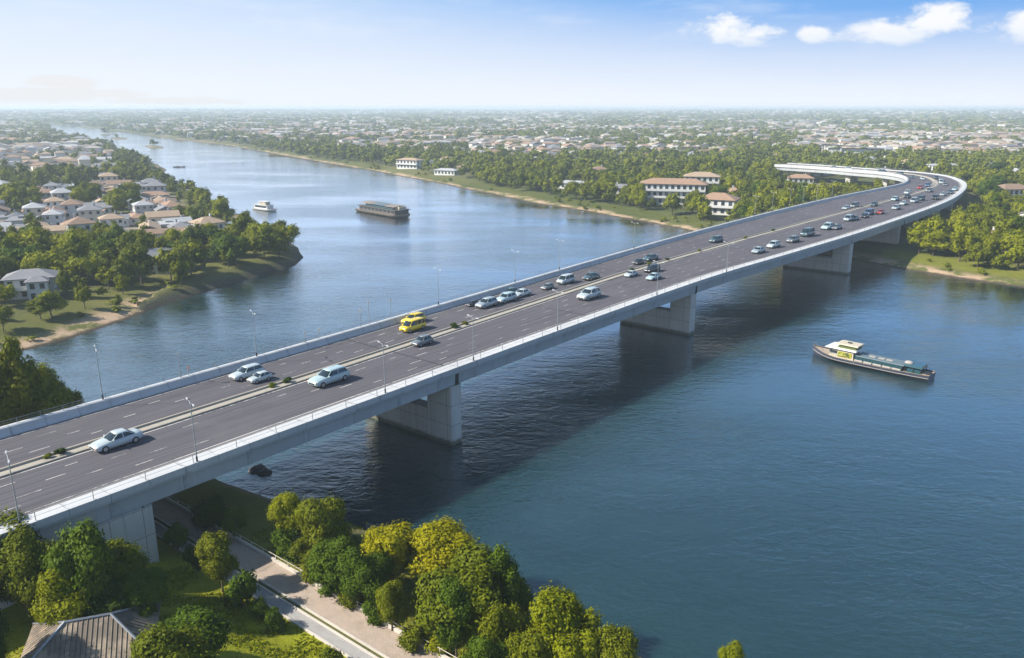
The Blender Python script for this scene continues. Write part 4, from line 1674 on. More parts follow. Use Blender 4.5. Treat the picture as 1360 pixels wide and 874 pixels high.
def crown(seed, h, w, z0, nl, nc, nleaf, leaf, csig, core=True, coresub=2, asym=.25, flat=1.0):
    """crown of a tree: lobes > leaf clumps > leaves. All faces are quads (triangles doubled at one corner)."""
    g = np.random.default_rng(seed)
    cz, rz = (h + z0) / 2, (h - z0) / 2
    rx = w / 2
    L = g.normal(size=(nl, 3))
    L /= np.linalg.norm(L, axis=1, keepdims=True)
    rad = g.uniform(.17, .42, nl)
    L *= (1 - rad * .85)[:, None] * g.uniform(.66, 1.15, nl)[:, None]
    L[:, 2] = np.where(L[:, 2] < -.5, L[:, 2] * .6, L[:, 2])
    sh = g.normal(size=2) * asym * .3
    L[:, :2] *= (1 - .3 * np.clip(L[:, 2:3], -.2, 1))
    L[0], rad[0] = (0, 0, .0), .45
    # clump centres on the lobes
    ci = g.choice(nl, nc * 3, p=rad ** 2 / np.sum(rad ** 2))
    dv = g.normal(size=(nc * 3, 3))
    dv /= np.linalg.norm(dv, axis=1, keepdims=True)
    C = L[ci] + dv * (rad[ci] * (.84 + .42 * g.random(nc * 3) ** 2))[:, None]
    dist = np.linalg.norm(C[:, None] - L[None], axis=2) / rad[None]
    keep = (dist.min(1) > .8) & ((dv[:, 2] > -.55) | (g.random(nc * 3) < .35))
    C, dv = C[keep][:nc], dv[keep][:nc]
    n = len(C)
    sc = np.array([rx, rx, rz])
    Cw = C * sc + np.array([0, 0, cz])
    N = dv / sc
    N /= np.linalg.norm(N, axis=1, keepdims=True)
    cs = csig * g.uniform(.7, 1.35, n)
    off = g.normal(size=(n, nleaf, 3))
    off -= .35 * N[:, None] * np.sum(off * N[:, None], 2, keepdims=True)
    p = (Cw[:, None] + off * cs[:, None, None]).reshape(-1, 3)
    nn = np.repeat(N, nleaf, 0) + off.reshape(-1, 3) * .38 + g.normal(size=p.shape) * .42 + np.array([0, 0, .25])
    nn /= np.linalg.norm(nn, axis=1, keepdims=True)
    t = np.cross(nn, g.normal(size=p.shape))
    t /= np.linalg.norm(t, axis=1, keepdims=True)
    b = np.cross(nn, t)
    s = leaf * g.uniform(.65, 1.3, len(p))[:, None]
    V = np.stack([p + t * s, p + b * s * .58 + nn * s * .12, p - t * s, p - b * s * .58 + nn * s * .12], 1).reshape(-1, 3)
    F = np.arange(len(V)).reshape(-1, 4)
    if core:
        iv, jf = ico(coresub)
        for q in range(nl):
            k = rad[q] * (.74 if coresub > 1 else .9)
            vv = (L[q] + iv * k * (1 + g.normal(size=(len(iv), 1)) * .07)) * sc + np.array([0, 0, cz])
            f = jf + len(V)
            F = np.concatenate([F, np.stack([f[:, 0], f[:, 1], f[:, 2], f[:, 2]], 1)])
            V = np.concatenate([V, vv])
    V[:, 0] += sh[0] * V[:, 2] / h
    V[:, 1] += sh[1] * V[:, 2] / h
    return V, F, (L * sc + np.array([0, 0, cz])), rad * rx


def crown_mesh(name, V, F, mat):
    """quads and triangles together"""
    tri = F[:, 2] == F[:, 3]
    Q, T = F[~tri], F[tri][:, :3]
    me = bpy.data.meshes.new(name)
    me.vertices.add(len(V))
    me.vertices.foreach_set('co', np.ascontiguousarray(V, np.float32).ravel())
    me.loops.add(len(Q) * 4 + len(T) * 3)
    me.loops.foreach_set('vertex_index', np.concatenate([Q.ravel(), T.ravel()]).astype(np.int32))
    me.polygons.add(len(Q) + len(T))
    me.polygons.foreach_set('loop_start', np.concatenate([np.arange(len(Q)) * 4, len(Q) * 4 + np.arange(len(T)) * 3]).astype(np.int32))
    me.materials.append(mat)
    me.update(calc_edges=True)
    return me


def trunk_mb(h, z0, lobes, seed, r0):
    g = random.Random(seed)
    mb = MB()
    lean = (g.uniform(-.25, .25), g.uniform(-.25, .25))
    pts = [(0, 0, -.5), (0, 0, .15), (lean[0] * .3, lean[1] * .3, z0 * .6), (lean[0], lean[1], z0 + (h - z0) * .2), (lean[0] * 1.2, lean[1] * 1.2, z0 + (h - z0) * .62)]
    mb.tube(pts, [r0 * 1.7, r0 * 1.15, r0 * .9, r0 * .7, r0 * .25], 8)
    st = Vector(pts[3])
    for l in lobes[1:7]:
        l = Vector(l)
        s = Vector(pts[2]).lerp(st, g.uniform(.3, 1))
        md = s.lerp(l, .5) + Vector((0, 0, -.15 * (l - s).length))
        mb.tube([s, md, l], [r0 * .42, r0 * .28, r0 * .1], 6)
    return mb


def tree_proto(kind, seed, lod):
    """returns (root, height, width); near: thousands of leaves, mid: hundreds, far: leaf clumps"""
    h, w, z0, nl = {'round': (10, 9.4, 1.7, 19), 'tall': (12, 7.2, 2.0, 18), 'small': (5.2, 4.3, 1.3, 8), 'bush': (2.3, 2.9, .05, 7), 'spread': (8.5, 10.5, 2.2, 14)}[kind]
    big = kind not in ('small', 'bush')
    if lod == 'near':
        nc, nf, lf, cs = {True: (330, 62, .205, .43), False: (130, 48, .15, .25)}[big]
        if kind == 'bush':
            nc, nf, lf, cs = 90, 34, .13, .2
    elif lod == 'mid':
        nc, nf, lf, cs = (170, 11, .4, .48) if big else (60, 8, .3, .3)
    else:
        nc, nf, lf, cs = (70, 4, .8, .7) if big else (30, 3, .5, .35)
    V, F, L, rad = crown(seed, h, w, z0, nl, nc, nf, lf, cs, True, 2 if lod != 'far' else 1)
    me = crown_mesh(kind + '_crown', V, F, LEAF['mid green'])
    cr = bpy.data.objects.new('crown' if kind != 'bush' else 'foliage', me)
    tm = trunk_mb(h, max(z0, .3), L, seed, {'round': .24, 'tall': .24, 'small': .1, 'bush': .05, 'spread': .26}[kind])
    return cr, tm, h, w


PROTO = {}


def place_tree(kind, seed, lod, x, y, z, h, w, tint, rz, label, group, cat=None, name=None, pale=False):
    key = (kind, seed, lod)
    if key not in PROTO:
        cr, tm, ph, pw = tree_proto(*key)
        t = tm.build('trunk', M['bark'])
        COL.objects.unlink(t)
        PROTO[key] = (cr.data, t.data, ph, pw)
        bpy.data.objects.remove(cr)
        bpy.data.objects.remove(t)
    cd, td, ph, pw = PROTO[key]
    r = bpy.data.objects.new(name or ('tree' if kind != 'bush' else 'shrub'), None)
    COL.objects.link(r)
    r.location = (x, y, z)
    r.rotation_euler.z = rz
    r.scale = (w / pw, w / pw, h / ph)
    for nm, dt in (('crown' if kind != 'bush' else 'foliage', cd), ('trunk' if kind != 'bush' else 'stem', td)):
        o = bpy.data.objects.new(nm, dt)
        COL.objects.link(o)
        o.parent = r
        if dt is cd:
            o.material_slots[0].link = 'OBJECT'
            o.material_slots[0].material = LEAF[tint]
    tag(r, label, cat or ('tree' if kind != 'bush' else 'shrub'), group)
    return r


# trees of the near bank, from the photograph: base pixel, top pixel, crown width in pixels
G_L, G_R, G_B = 'trees on the near bank left of the promenade', 'trees between promenade and river', 'trees on the near bank beyond the bridge'
NEAR = [
    (126, 824, 693, 112, 'round', 'mid green', G_L, 'large mid-green tree in front of the bridge abutment'),
    (66, 818, 706, 96, 'round', 'olive green', G_L, 'olive tree just left of the large abutment tree, behind the hut'),
    (98, 842, 748, 84, 'tall', 'yellow-green', G_L, 'bright upright tree in front of the large abutment tree'),
    (170, 800, 722, 84, 'tall', 'olive green', G_L, 'olive tree against the abutment wall right of the large one'),
    (192, 818, 764, 92, 'round', 'mid green', G_L, 'mid-green tree between the large abutment tree and the lawn'),
    (14, 800, 696, 140, 'round', 'olive green', G_L, 'olive tree against the bridge at the left edge of the picture'),
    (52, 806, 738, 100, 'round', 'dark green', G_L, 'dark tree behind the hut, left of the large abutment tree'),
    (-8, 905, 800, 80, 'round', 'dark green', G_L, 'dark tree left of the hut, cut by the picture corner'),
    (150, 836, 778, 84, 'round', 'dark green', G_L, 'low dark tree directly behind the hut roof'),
    (255, 900, 818, 122, 'round', 'mid green', G_L, 'broad mid-green tree on the lawn right of the hut'),
    (225, 940, 842, 130, 'spread', 'olive green', G_L, 'bright low tree at the bottom edge right of the hut'),
    (237, 738, 690, 38, 'small', 'mid green', G_L, 'small round tree at the right foot of the abutment'),
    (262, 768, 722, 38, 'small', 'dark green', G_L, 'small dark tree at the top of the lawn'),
    (296, 786, 708, 56, 'tall', 'olive green', G_L, 'slender light-green tree standing beside the path'),
    (321, 808, 756, 48, 'bush', 'mid green', G_L, 'big round bush under the slender tree by the path'),
    (347, 820, 795, 26, 'bush', 'mid green', G_L, 'small bush by the path kerb, farther of two'),
    (368, 838, 808, 30, 'bush', 'mid green', G_L, 'small bush by the path kerb, nearer of two'),
    (442, 884, 860, 34, 'bush', 'olive green', G_L, 'low bush on the kerb at the bottom of the path'),
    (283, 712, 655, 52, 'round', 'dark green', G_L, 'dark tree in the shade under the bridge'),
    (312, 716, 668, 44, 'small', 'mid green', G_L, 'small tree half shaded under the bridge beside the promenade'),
    (386, 724, 658, 52, 'tall', 'yellow-green', G_R, 'yellow-green tree nearest the bridge beyond the promenade'),
    (432, 750, 661, 92, 'round', 'olive green', G_R, 'large round olive tree second from bridge along the river'),
    (384, 740, 700, 44, 'bush', 'mid green', G_R, 'leafy bush below the tree nearest the bridge'),
    (412, 758, 716, 60, 'round', 'olive green', G_R, 'small olive tree between the promenade and the large round one'),
    (449, 782, 716, 84, 'round', 'mid green', G_R, 'mid-green tree by the promenade in front of the round one'),
    (489, 800, 728, 84, 'round', 'mid green', G_R, 'mid-green tree by the promenade left of the golden trees'),
    (521, 838, 766, 48, 'tall', 'olive green', G_R, 'slim olive tree close to the promenade edge'),
    (524, 775, 702, 98, 'round', 'golden yellow', G_R, 'golden yellow-topped tree, left one of two'),
    (584, 775, 701, 112, 'round', 'golden yellow', G_R, 'golden yellow-topped tree, right one of two'),
    (615, 850, 738, 150, 'round', 'olive green', G_R, 'biggest olive tree on the near shore'),
    (606, 880, 775, 80, 'round', 'mid green', G_R, 'mid-green tree between biggest olive tree and the promenade'),
    (672, 842, 732, 72, 'tall', 'mid green', G_R, 'upright tree on the waterline right of the biggest olive tree'),
    (668, 905, 800, 80, 'round', 'olive green', G_R, 'olive tree in front of the upright waterline tree'),
    (645, 930, 840, 80, 'round', 'mid green', G_R, 'tree at the bottom edge beside the promenade end'),
    (745, 905, 786, 118, 'round', 'yellow-green', G_R, 'bright yellow-green tree beside open water near the bottom edge'),
    (705, 930, 842, 90, 'round', 'olive green', G_R, 'olive tree left of the bright yellow-green waterside tree'),
    (812, 920, 838, 84, 'round', 'olive green', G_R, 'olive tree right of the bright yellow-green waterside tree'),
    (966, 925, 850, 46, 'tall', 'yellow-green', G_R, 'tree tip at the bottom edge, alone above the water'),
    (440, 792, 768, 40, 'bush', 'mid green', G_R, 'low bush by the promenade wall under two mid-green trees'),
    (548, 862, 836, 40, 'bush', 'olive green', G_R, 'low bush at the promenade wall right of the slim tree'),
    (415, 770, 748, 36, 'bush', 'olive green', G_R, 'low bush by promenade wall near the olive tree'),
    (22, 612, 452, 96, 'round', 'olive green', G_B, 'tallest tree behind the far barrier at the left edge'),
    (72, 598, 482, 72, 'tall', 'yellow-green', G_B, 'bright tree behind the barrier, middle of the corner clump'),
    (-25, 630, 470, 110, 'round', 'olive green', G_B, 'olive tree cut by the left edge above the bridge'),
    (97, 586, 511, 42, 'small', 'olive green', G_B, 'small olive tree at the right end of the barrier clump'),
    (40, 598, 518, 70, 'round', 'yellow-green', G_B, 'low bright tree in front of the tallest barrier tree'),
]
TREES_AT = []
for i, (px, py, ty, wpx, kind, tint, grp, lab) in enumerate(NEAR):
    z = 2.6
    x, y = P(px, py, z)
    for _ in range(4):
        z = gz(x, y)
        x, y = P(px, py, max(z, .5))
    h = ztop(y, ty) - z
    dep = PIX(x, y, z + h * .6)[2]
    w = wpx * dep / FPX * (.88 if kind != 'bush' else 1.0)
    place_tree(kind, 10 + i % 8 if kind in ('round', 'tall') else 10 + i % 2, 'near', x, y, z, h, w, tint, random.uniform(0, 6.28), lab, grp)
    TREES_AT.append((x, y))

# more undergrowth between promenade and river
UND = [(402, 742, 'mid green', 'leafy shrub beside the promenade wall, nearest the bridge'), (468, 805, 'olive green', 'olive shrub at the promenade wall under two mid-green trees'), (500, 826, 'mid green', 'shrub at the promenade wall left of the slim tree'),
       (458, 728, 'dark green', 'dark shrub at the waterside behind the large round olive tree'), (640, 822, 'dark green', 'dark shrub at the foot of the biggest olive tree'), (700, 858, 'mid green', 'shrub on the waterline right of the upright tree'),
       (570, 800, 'mid green', 'shrub in the shade under the golden trees'), (585, 862, 'yellow-green', 'bright shrub by the lower end of the promenade')]
for i, (px, py, tint, lab) in enumerate(UND):
    x, y = P(px, py, 2.4)
    z = gz(x, y)
    place_tree('bush', 10 + i % 2, 'near', x, y, z - .1, random.uniform(1.3, 2.3), random.uniform(2.4, 3.6), tint, i * 1.1, lab, 'shrubs between promenade and river')


def tufts_of_grass():
    g = np.random.default_rng(3)
    a = np.concatenate([g.uniform(4, 34, 26000), g.uniform(39.2, 50, 7000)])
    n = np.concatenate([g.uniform(8, 67, 26000), g.uniform(5, 67, 7000)])
    x, y = a * UX + n * NX, a * UY + n * NY
    keep = vnoise(x, y, 1.7, 61) + .5 * vnoise(x, y, 6, 62) > .62
    x, y = x[keep], y[keep]
    z = terrain(x, y)
    N = len(x)
    V, F = [], []
    for b in range(3):
        th = g.uniform(0, 6.28, N)
        h = g.uniform(.06, .17, N)
        w = g.uniform(.05, .12, N)
        lx, ly = g.normal(0, .1, N), g.normal(0, .1, N)
        ox, oy = x + g.normal(0, .12, N), y + g.normal(0, .12, N)
        c, s_ = np.cos(th) * w, np.sin(th) * w
        V.append(np.stack([np.stack([ox - c, oy - s_, z - .03], 1), np.stack([ox + c, oy + s_, z - .03], 1), np.stack([ox + c * .5 + lx, oy + s_ * .5 + ly, z + h], 1), np.stack([ox - c * .5 + lx, oy - s_ * .5 + ly, z + h], 1)], 1).reshape(-1, 3))
    V = np.concatenate(V)
    me = mesh_np('grass', V, np.arange(len(V)).reshape(-1, 4), [LEAF['yellow-green']])
    o = bpy.data.objects.new('grass', me)
    COL.objects.link(o)
    tag(o, kind='stuff')


tufts_of_grass()

# low planting tufts on the median
tufts = [(375, 506), (352, 511), (605, 436), (622, 432), (80, 603), (62, 608), (840, 360), (866, 353), (888, 346), (990, 317), (1028, 307), (930, 334)]
for i, (px, py) in enumerate(tufts):
    x, y, rz = on_lane(px, py, 'M', 0, .1)
    sc = (1.0, .8, 1.2, .9, 1.0, .7, .9, 1.1, .9, 1.0, .9, .8)[i]
    place_tree('bush', 10, 'near', x, y, ZD + .1, .75 * sc, 1.3 * sc, ('dark green', 'olive green')[i % 2], i * 1.3,
               '%s low shrub growing on the median, %s from the left' % (('dark', 'olive')[i % 2], ORD[sum(1 for q in tufts if q[0] < px)]), 'shrubs along the median')

# ------------------------------------------------------------------ the far banks: houses and trees
def scatter():
    """jittered grid over the view, cell size growing with distance; returns arrays of candidates"""
    out = []
    bands = [(110, 480, 6.7), (480, 1000, 9.5), (1000, 2000, 14), (2000, 4200, 27), (4200, 9500, 60)]
    for r0, r1, s in bands:
        xs = np.arange(-r1, r1, s)
        ys = np.arange(0, r1, s)
        X, Y = np.meshgrid(xs, ys)
        X = X.ravel() + rng.uniform(-.42, .42, X.size) * s
        Y = Y.ravel() + rng.uniform(-.42, .42, Y.size) * s
        r = np.hypot(X, Y)
        az = np.abs(np.degrees(np.arctan2(X, Y)))
        m = (r >= r0) & (r < r1) & (az < (42 if r1 < 500 else 39))
        out.append(np.stack([X[m], Y[m], np.full(m.sum(), s)], 1))
    return np.concatenate(out)


C = scatter()
cx, cy, cs = C.T
cd = river_dist(cx, cy)
ca, cn = AN(cx, cy)
# keep off the water, the near bank, the bridge and the houses built by hand
ok = (cd > 4) & ~((ca < 110) & (cn < 140))
db = np.full(len(cx), 1e9)
for (ox, oy), (ix, iy) in zip(SO[::2], SI[::2]):
    t = np.clip(((cx - ox) * (ix - ox) + (cy - oy) * (iy - oy)) / ((ix - ox) ** 2 + (iy - oy) ** 2), 0, 1)
    db = np.minimum(db, np.hypot(cx - ox - t * (ix - ox), cy - oy - t * (iy - oy)))
ok &= db > 6.5
for hx, hy, hr in HOUSES:
    ok &= np.hypot(cx - hx, cy - hy) > hr
    q = math.hypot(hx, hy)
    for f, g in ((1.0, .85), (1.8, .6)):
        ok &= np.hypot(cx - hx * (1 - f * hr / q), cy - hy * (1 - f * hr / q)) > hr * g
# open view of the waterfront from the river: a strip of grass and sand along the right bank
cpx, cpy, cdep = PIX(cx, cy, 2.7)
leftb = (cpx < 420) & (cpy > 200) & (cn > 150) & (ca < 260) & (cx < -50)
rightside = (ca > 200) & (cn < 66)
strip_w = np.where(leftb, 5.5, np.where(rightside, 11.0, 12.0))
strip_w = np.where(np.hypot(cx, cy) > 700, 7, strip_w)
wallz = (cx > -86) & (cx < -38) & (cy > 174) & (cy < 262)
strip_w = np.where(wallz, 3.6, strip_w)
ok &= cd > strip_w
inside = in_poly(cpx, cpy, [(1035, 241), (1215, 238), (1222, 262), (1150, 272), (1035, 262)])
bank = (cd > 4.2) & (cd <= strip_w + 1) & ~((ca < 110) & (cn < 140)) & (db > 7) & (np.hypot(cx, cy) < 1000) & (vnoise(cx, cy, 17, 51) > .42)
for hx, hy, hr in HOUSES:
    bank &= np.hypot(cx - hx, cy - hy) > hr
BX, BY = cx[bank], cy[bank]
C, cx, cy, cs, cd, ca, cn, db, cpx, cpy, cdep = [v[ok] for v in (C, cx, cy, cs, cd, ca, cn, db, cpx, cpy, cdep)]
inside = inside[ok]
cz = terrain(cx, cy, cd)
td = town_density(cx, cy)
u = rng.random(len(cx))
# houses take fewer, larger lots
lot = (vnoise(cx, cy, 1, 21) < np.where(cs < 8, .8, np.where(cs < 12, .72, .8)))
is_house = (u < td) & lot & (cd > 20) & (db > 14)
gap = np.where(td > .35, np.where(cpx < 330, .4, .8), .97)
gap = np.where((cd < 45) & (cpx > 420) & (cpy < 310), .995, gap)
is_tree = ~is_house & (rng.random(len(cx)) < gap)
is_tree &= ~in_poly(cpx, cpy, [(1050, 239), (1215, 235), (1222, 258), (1150, 264), (1075, 262), (1050, 250)])
is_house &= ~in_poly(cpx, cpy, [(1040, 239), (1215, 235), (1222, 258), (1150, 262), (1040, 256)])
# thin the trees around houses
hx, hy = cx[is_house], cy[is_house]
near_house = np.zeros(len(cx), bool)
gridh = {}
for i in range(len(hx)):
    gridh.setdefault((int(hx[i] // 30), int(hy[i] // 30)), []).append(i)
for i in np.nonzero(is_tree)[0]:
    if cs[i] > 12:
        continue
    gx, gy = int(cx[i] // 30), int(cy[i] // 30)
    for a in (-1, 0, 1):
        for b in (-1, 0, 1):
            for j in gridh.get((gx + a, gy + b), ()):
                if abs(hx[j] - cx[i]) < 7 and abs(hy[j] - cy[i]) < 7 and (hx[j] - cx[i]) ** 2 + (hy[j] - cy[i]) ** 2 < 45:
                    near_house[i] = True
is_tree &= ~near_house
# drop houses that overlap each other
order = np.nonzero(is_house)[0]
order = order[np.argsort(cdep[order])]
taken, keep_h = {}, []
for i in order:
    md = 8.8 if cs[i] < 8 else 13 if cs[i] < 12 else 16
    gx, gy = int(cx[i] // 40), int(cy[i] // 40)
    good = True
    for a in (-1, 0, 1):
        for b in (-1, 0, 1):
            for j in taken.get((gx + a, gy + b), ()):
                if (cx[j] - cx[i]) ** 2 + (cy[j] - cy[i]) ** 2 < md * md:
                    good = False
    if good:
        taken.setdefault((gx, gy), []).append(i)
        keep_h.append(i)
keep_h = np.array(keep_h)

LANDM = [('the white villa', 45, 375, False), ('the pale green villa', 212, 345, False), ('the peninsula tip', 385, 335, False), ('the left bank landing', 318, 290, False),
         ('the wooded left-bank point', 200, 225, False), ('the terracotta-roofed hotel', 895, 258, True), ('the far waterfront blocks', 570, 222, True), ('the white pavilion', 767, 245, True),
         ('the viaduct bend', 1215, 240, True), ('the viaduct piers', 1130, 240, True), ('the third pier', 1135, 330, True), ('the sandy right shore', 1300, 360, True),
         ('the market hall', 1136, 200, True), ('the left bank town edge', 30, 300, False), ('the hazy river bend', 80, 175, False), ('the slate-roofed house', 1330, 300, True),
         ('the grassy shore strip', 680, 260, True), ('the small white house', 28, 314, False), ('the ferry', 450, 210, True), ('the right picture edge', 1340, 235, True)]


def where(px, py, leftbank):
    best = min((l for l in LANDM if l[3] != leftbank), key=lambda l: math.hypot((px - l[1]), (py - l[2]) * 2.2))
    dx, dy = px - best[1], (py - best[2]) * 2.2
    if abs(dx) < 9 and abs(dy) < 12:
        rel = 'beside'
    elif abs(dx) > abs(dy):
        rel = 'right of' if dx > 0 else 'left of'
    else:
        rel = 'before' if dy > 0 else 'behind'
    return rel + ' ' + best[0]


def give_labels(items, noun_group):
    """items: dicts with base label, px, py; add an order only where one phrase fits several"""
    by = {}
    for it in items:
        by.setdefault(it['base'], []).append(it)
    for base, L in by.items():
        if len(L) == 1:
            L[0]['label'] = base
            continue
        L.sort(key=lambda q: q['px'])
        for j, it in enumerate(L):
            it['label'] = base + (', ' + ORD[j] + ' from left' if j < 20 else ', far along')


# --- trees: the 300 or so that show largest stand as individuals, the rest is the wood
ti = np.nonzero(is_tree)[0]
th_ = np.where(cs[ti] < 8, rng.uniform(6.2, 10.2, len(ti)), rng.uniform(7, 11.5, len(ti)))
small_t = rng.random(len(ti)) < .16
th_ = np.where(small_t, th_ * .6, th_)
th_ = np.where(td[ti] > .35, th_ * .72, th_)
th_ = np.where(inside[ti], th_ * .55, th_)
th_ = np.where((cpy[ti] > 308) & (cpy[ti] < 345) & (cpx[ti] < 310), th_ * .74, th_)
th_ = np.where((cpy[ti] > 385) & (cpx[ti] < 260), th_ * .6, th_)
th_ = np.where(in_poly(cpx[ti], cpy[ti], [(300, 280), (360, 295), (398, 322), (345, 322), (300, 318)]), th_ * .6, th_)
# waterside rows are even, rounded trees
tw_ = th_ * rng.uniform(.82, 1.12, len(ti))
vis = (cpx[ti] > -25) & (cpx[ti] < 1385) & (cpy[ti] > 150)
# the deck hides what stands low behind it
LO = np.array([PIX(p[0], p[1], ZD + 1)[:2] for p in SO])
LI = np.array([PIX(p[0], p[1], ZD + 1)[:2] for p in SI])
size = np.where(vis, th_ / cdep[ti], 0)
ordt = np.argsort(-size)
N_IND = 258
ind = ordt[:N_IND]
rest = ordt[N_IND:]
tints = ['olive green', 'mid green', 'dark green', 'yellow-green']
items = []
for j in ind:
    i = ti[j]
    lb = cx[i] < -40 and cn[i] > 150 and cpx[i] < 430
    if lb:
        pw = (.4, .14, .06, .4)
    else:
        pw = (.38, .12, .03, .47)
    tint = tints[int(rng.choice(4, p=pw))]
    hh = float(th_[j])
    kind = 'small' if small_t[j] else ('tall' if rng.random() < .22 else 'round')
    szw = 'small' if small_t[j] else ('tall' if kind == 'tall' else 'round')
    items.append(dict(base='%s %s tree %s' % (szw, tint, where(cpx[i], cpy[i], lb)), px=cpx[i], py=cpy[i], i=i, j=j, kind=kind, tint=tint, h=hh, w=float(tw_[j]) * (.72 if kind == 'tall' else 1), lb=lb))
give_labels(items, None)
for it in items:
    i = it['i']
    place_tree(it['kind'], int(rng.integers(20, 25)), 'mid', float(cx[i]), float(cy[i]), float(cz[i]) - .1, it['h'] * (1.12 if it['kind'] == 'tall' else 1), it['w'], it['tint'], float(rng.uniform(0, 6.28)),
               it['label'], 'trees on the left bank' if it['lb'] else 'trees on the far bank')


def wood_mesh():
    """all trees beyond: many of a kind, read as one wood"""
    Vs, Fs, Ts = [], [], []
    off = 0
    lods = {'a': [], 'b': [], 'c': []}
    for s in range(5):
        lods['a'].append(crown(60 + s, 9.5, 9, 1.2, 8, 64, 4, .72, .6, True, 1)[:2])
        lods['b'].append(crown(70 + s, 9.5, 9.5, .6, 6, 26, 2, 1.15, .8, True, 1)[:2])
        lods['c'].append(crown(80 + s, 9.5, 10.5, 0, 3, 9, 1, 2.2, .8, True, 1)[:2])
    for c, idx in (('a', rest[(cdep[ti[rest]] < 520)]), ('b', rest[(cdep[ti[rest]] >= 520) & (cdep[ti[rest]] < 1250)]), ('c', rest[cdep[ti[rest]] >= 1250])):
        which = rng.integers(0, 5, len(idx))
        for k in range(5):
            jj = idx[which == k]
            if not len(jj):
                continue
            V, F = lods[c][k]
            i = ti[jj]
            big = np.where(cs[i] > 50, 2.6, np.where(cs[i] > 20, 1.7, np.where(cs[i] > 12, 1.25, 1.0)))
            sw = tw_[jj] / 9.2 * big * np.where(cs[i] > 20, 1.9, 1.0)
            shh = th_[jj] / 9.5 * np.where(cs[i] > 20, 1.25, 1.0)
            a = rng.uniform(0, 6.28, len(jj))
            ca_, sa_ = np.cos(a), np.sin(a)
            X = (V[None, :, 0] * ca_[:, None] - V[None, :, 1] * sa_[:, None]) * sw[:, None] + cx[i][:, None]
            Y = (V[None, :, 0] * sa_[:, None] + V[None, :, 1] * ca_[:, None]) * sw[:, None] + cy[i][:, None]
            Z = V[None, :, 2] * shh[:, None] + (cz[i] - .2)[:, None]
            Vs.append(np.stack([X, Y, Z], 2).reshape(-1, 3))
            Fs.append((F[None] + (np.arange(len(jj)) * len(V))[:, None, None] + off).reshape(-1, 4))
            tint = np.clip(rng.normal(.42, .2, len(jj)) + .25 * (vnoise(cx[i], cy[i], 60, 31) - .5), 0, 1)
            Ts.append(np.repeat(tint, len(F)))
            off += len(jj) * len(V)
    # scrub along the banks
    for rep_ in range(2):
        for x, y in zip(BX, BY):
            x, y = x + rng.uniform(-3.5, 3.5), y + rng.uniform(-3.5, 3.5)
            if rng.random() < .35:
                continue
            V, F = lods['b'][int(rng.integers(0, 5))]
            q = rng.uniform(.14, .34)
            Vs.append(V * np.array([q * 1.25, q * 1.25, q * .8]) + np.array([x, y, gz(x, y) - .2]))
            Fs.append(F + off)
            Ts.append(np.full(len(F), np.clip(rng.normal(.45, .25), 0, 1)))
            off += len(V)
    V, F, T = np.concatenate(Vs), np.concatenate(Fs), np.concatenate(Ts)
    tri = F[:, 2] == F[:, 3]
    me = crown_mesh('woodland', V, F, M['wood_stuff'])
    at = me.attributes.new('tint', 'FLOAT', 'FACE')
    at.data.foreach_set('value', np.concatenate([T[~tri], T[tri]]).astype(np.float32))
    o = bpy.data.objects.new('woodland', me)
    COL.objects.link(o)
    tag(o, kind='stuff')
    print('wood trees', len(rest), 'faces', len(F))


wood_mesh()

# --- houses
vis_h = (cpx[keep_h] > -20) & (cpx[keep_h] < 1380)
hs = np.where(vis_h, 1 / cdep[keep_h], 0)
oh = keep_h[np.argsort(-hs)]
N_H = 285
indh, resth = oh[:N_H], oh[N_H:]
HP = {}


def town_house(kind, wins):
    key = (kind, wins)
    if key not in HP:
        w, d, h, rk, rh = [(11, 7.5, 3.3, 'gable', 1.9), (10, 8.5, 3.2, 'hip', 1.9), (14, 8, 3.3, 'hip', 1.8), (12, 9, 3.6, 'flat', 1.0), (9, 8, 5.8, 'hip', 1.9), (16, 7, 3.2, 'gable', 1.6)][kind]
        r = make_house('house', w, d, h, rk, rh, 'white', 'grey', 2 if h > 5 else 1, 3 if wins else 0, 2 if wins else 0, .55, wins and rk != 'flat', wins)
        HP[key] = r
        r['used'] = 0
        for ch in r.children:
            if ch.name.split('.')[0] in ('wall', 'roof'):
                ch.material_slots[0].link = 'OBJECT'
        return r, True
    return HP[key], False


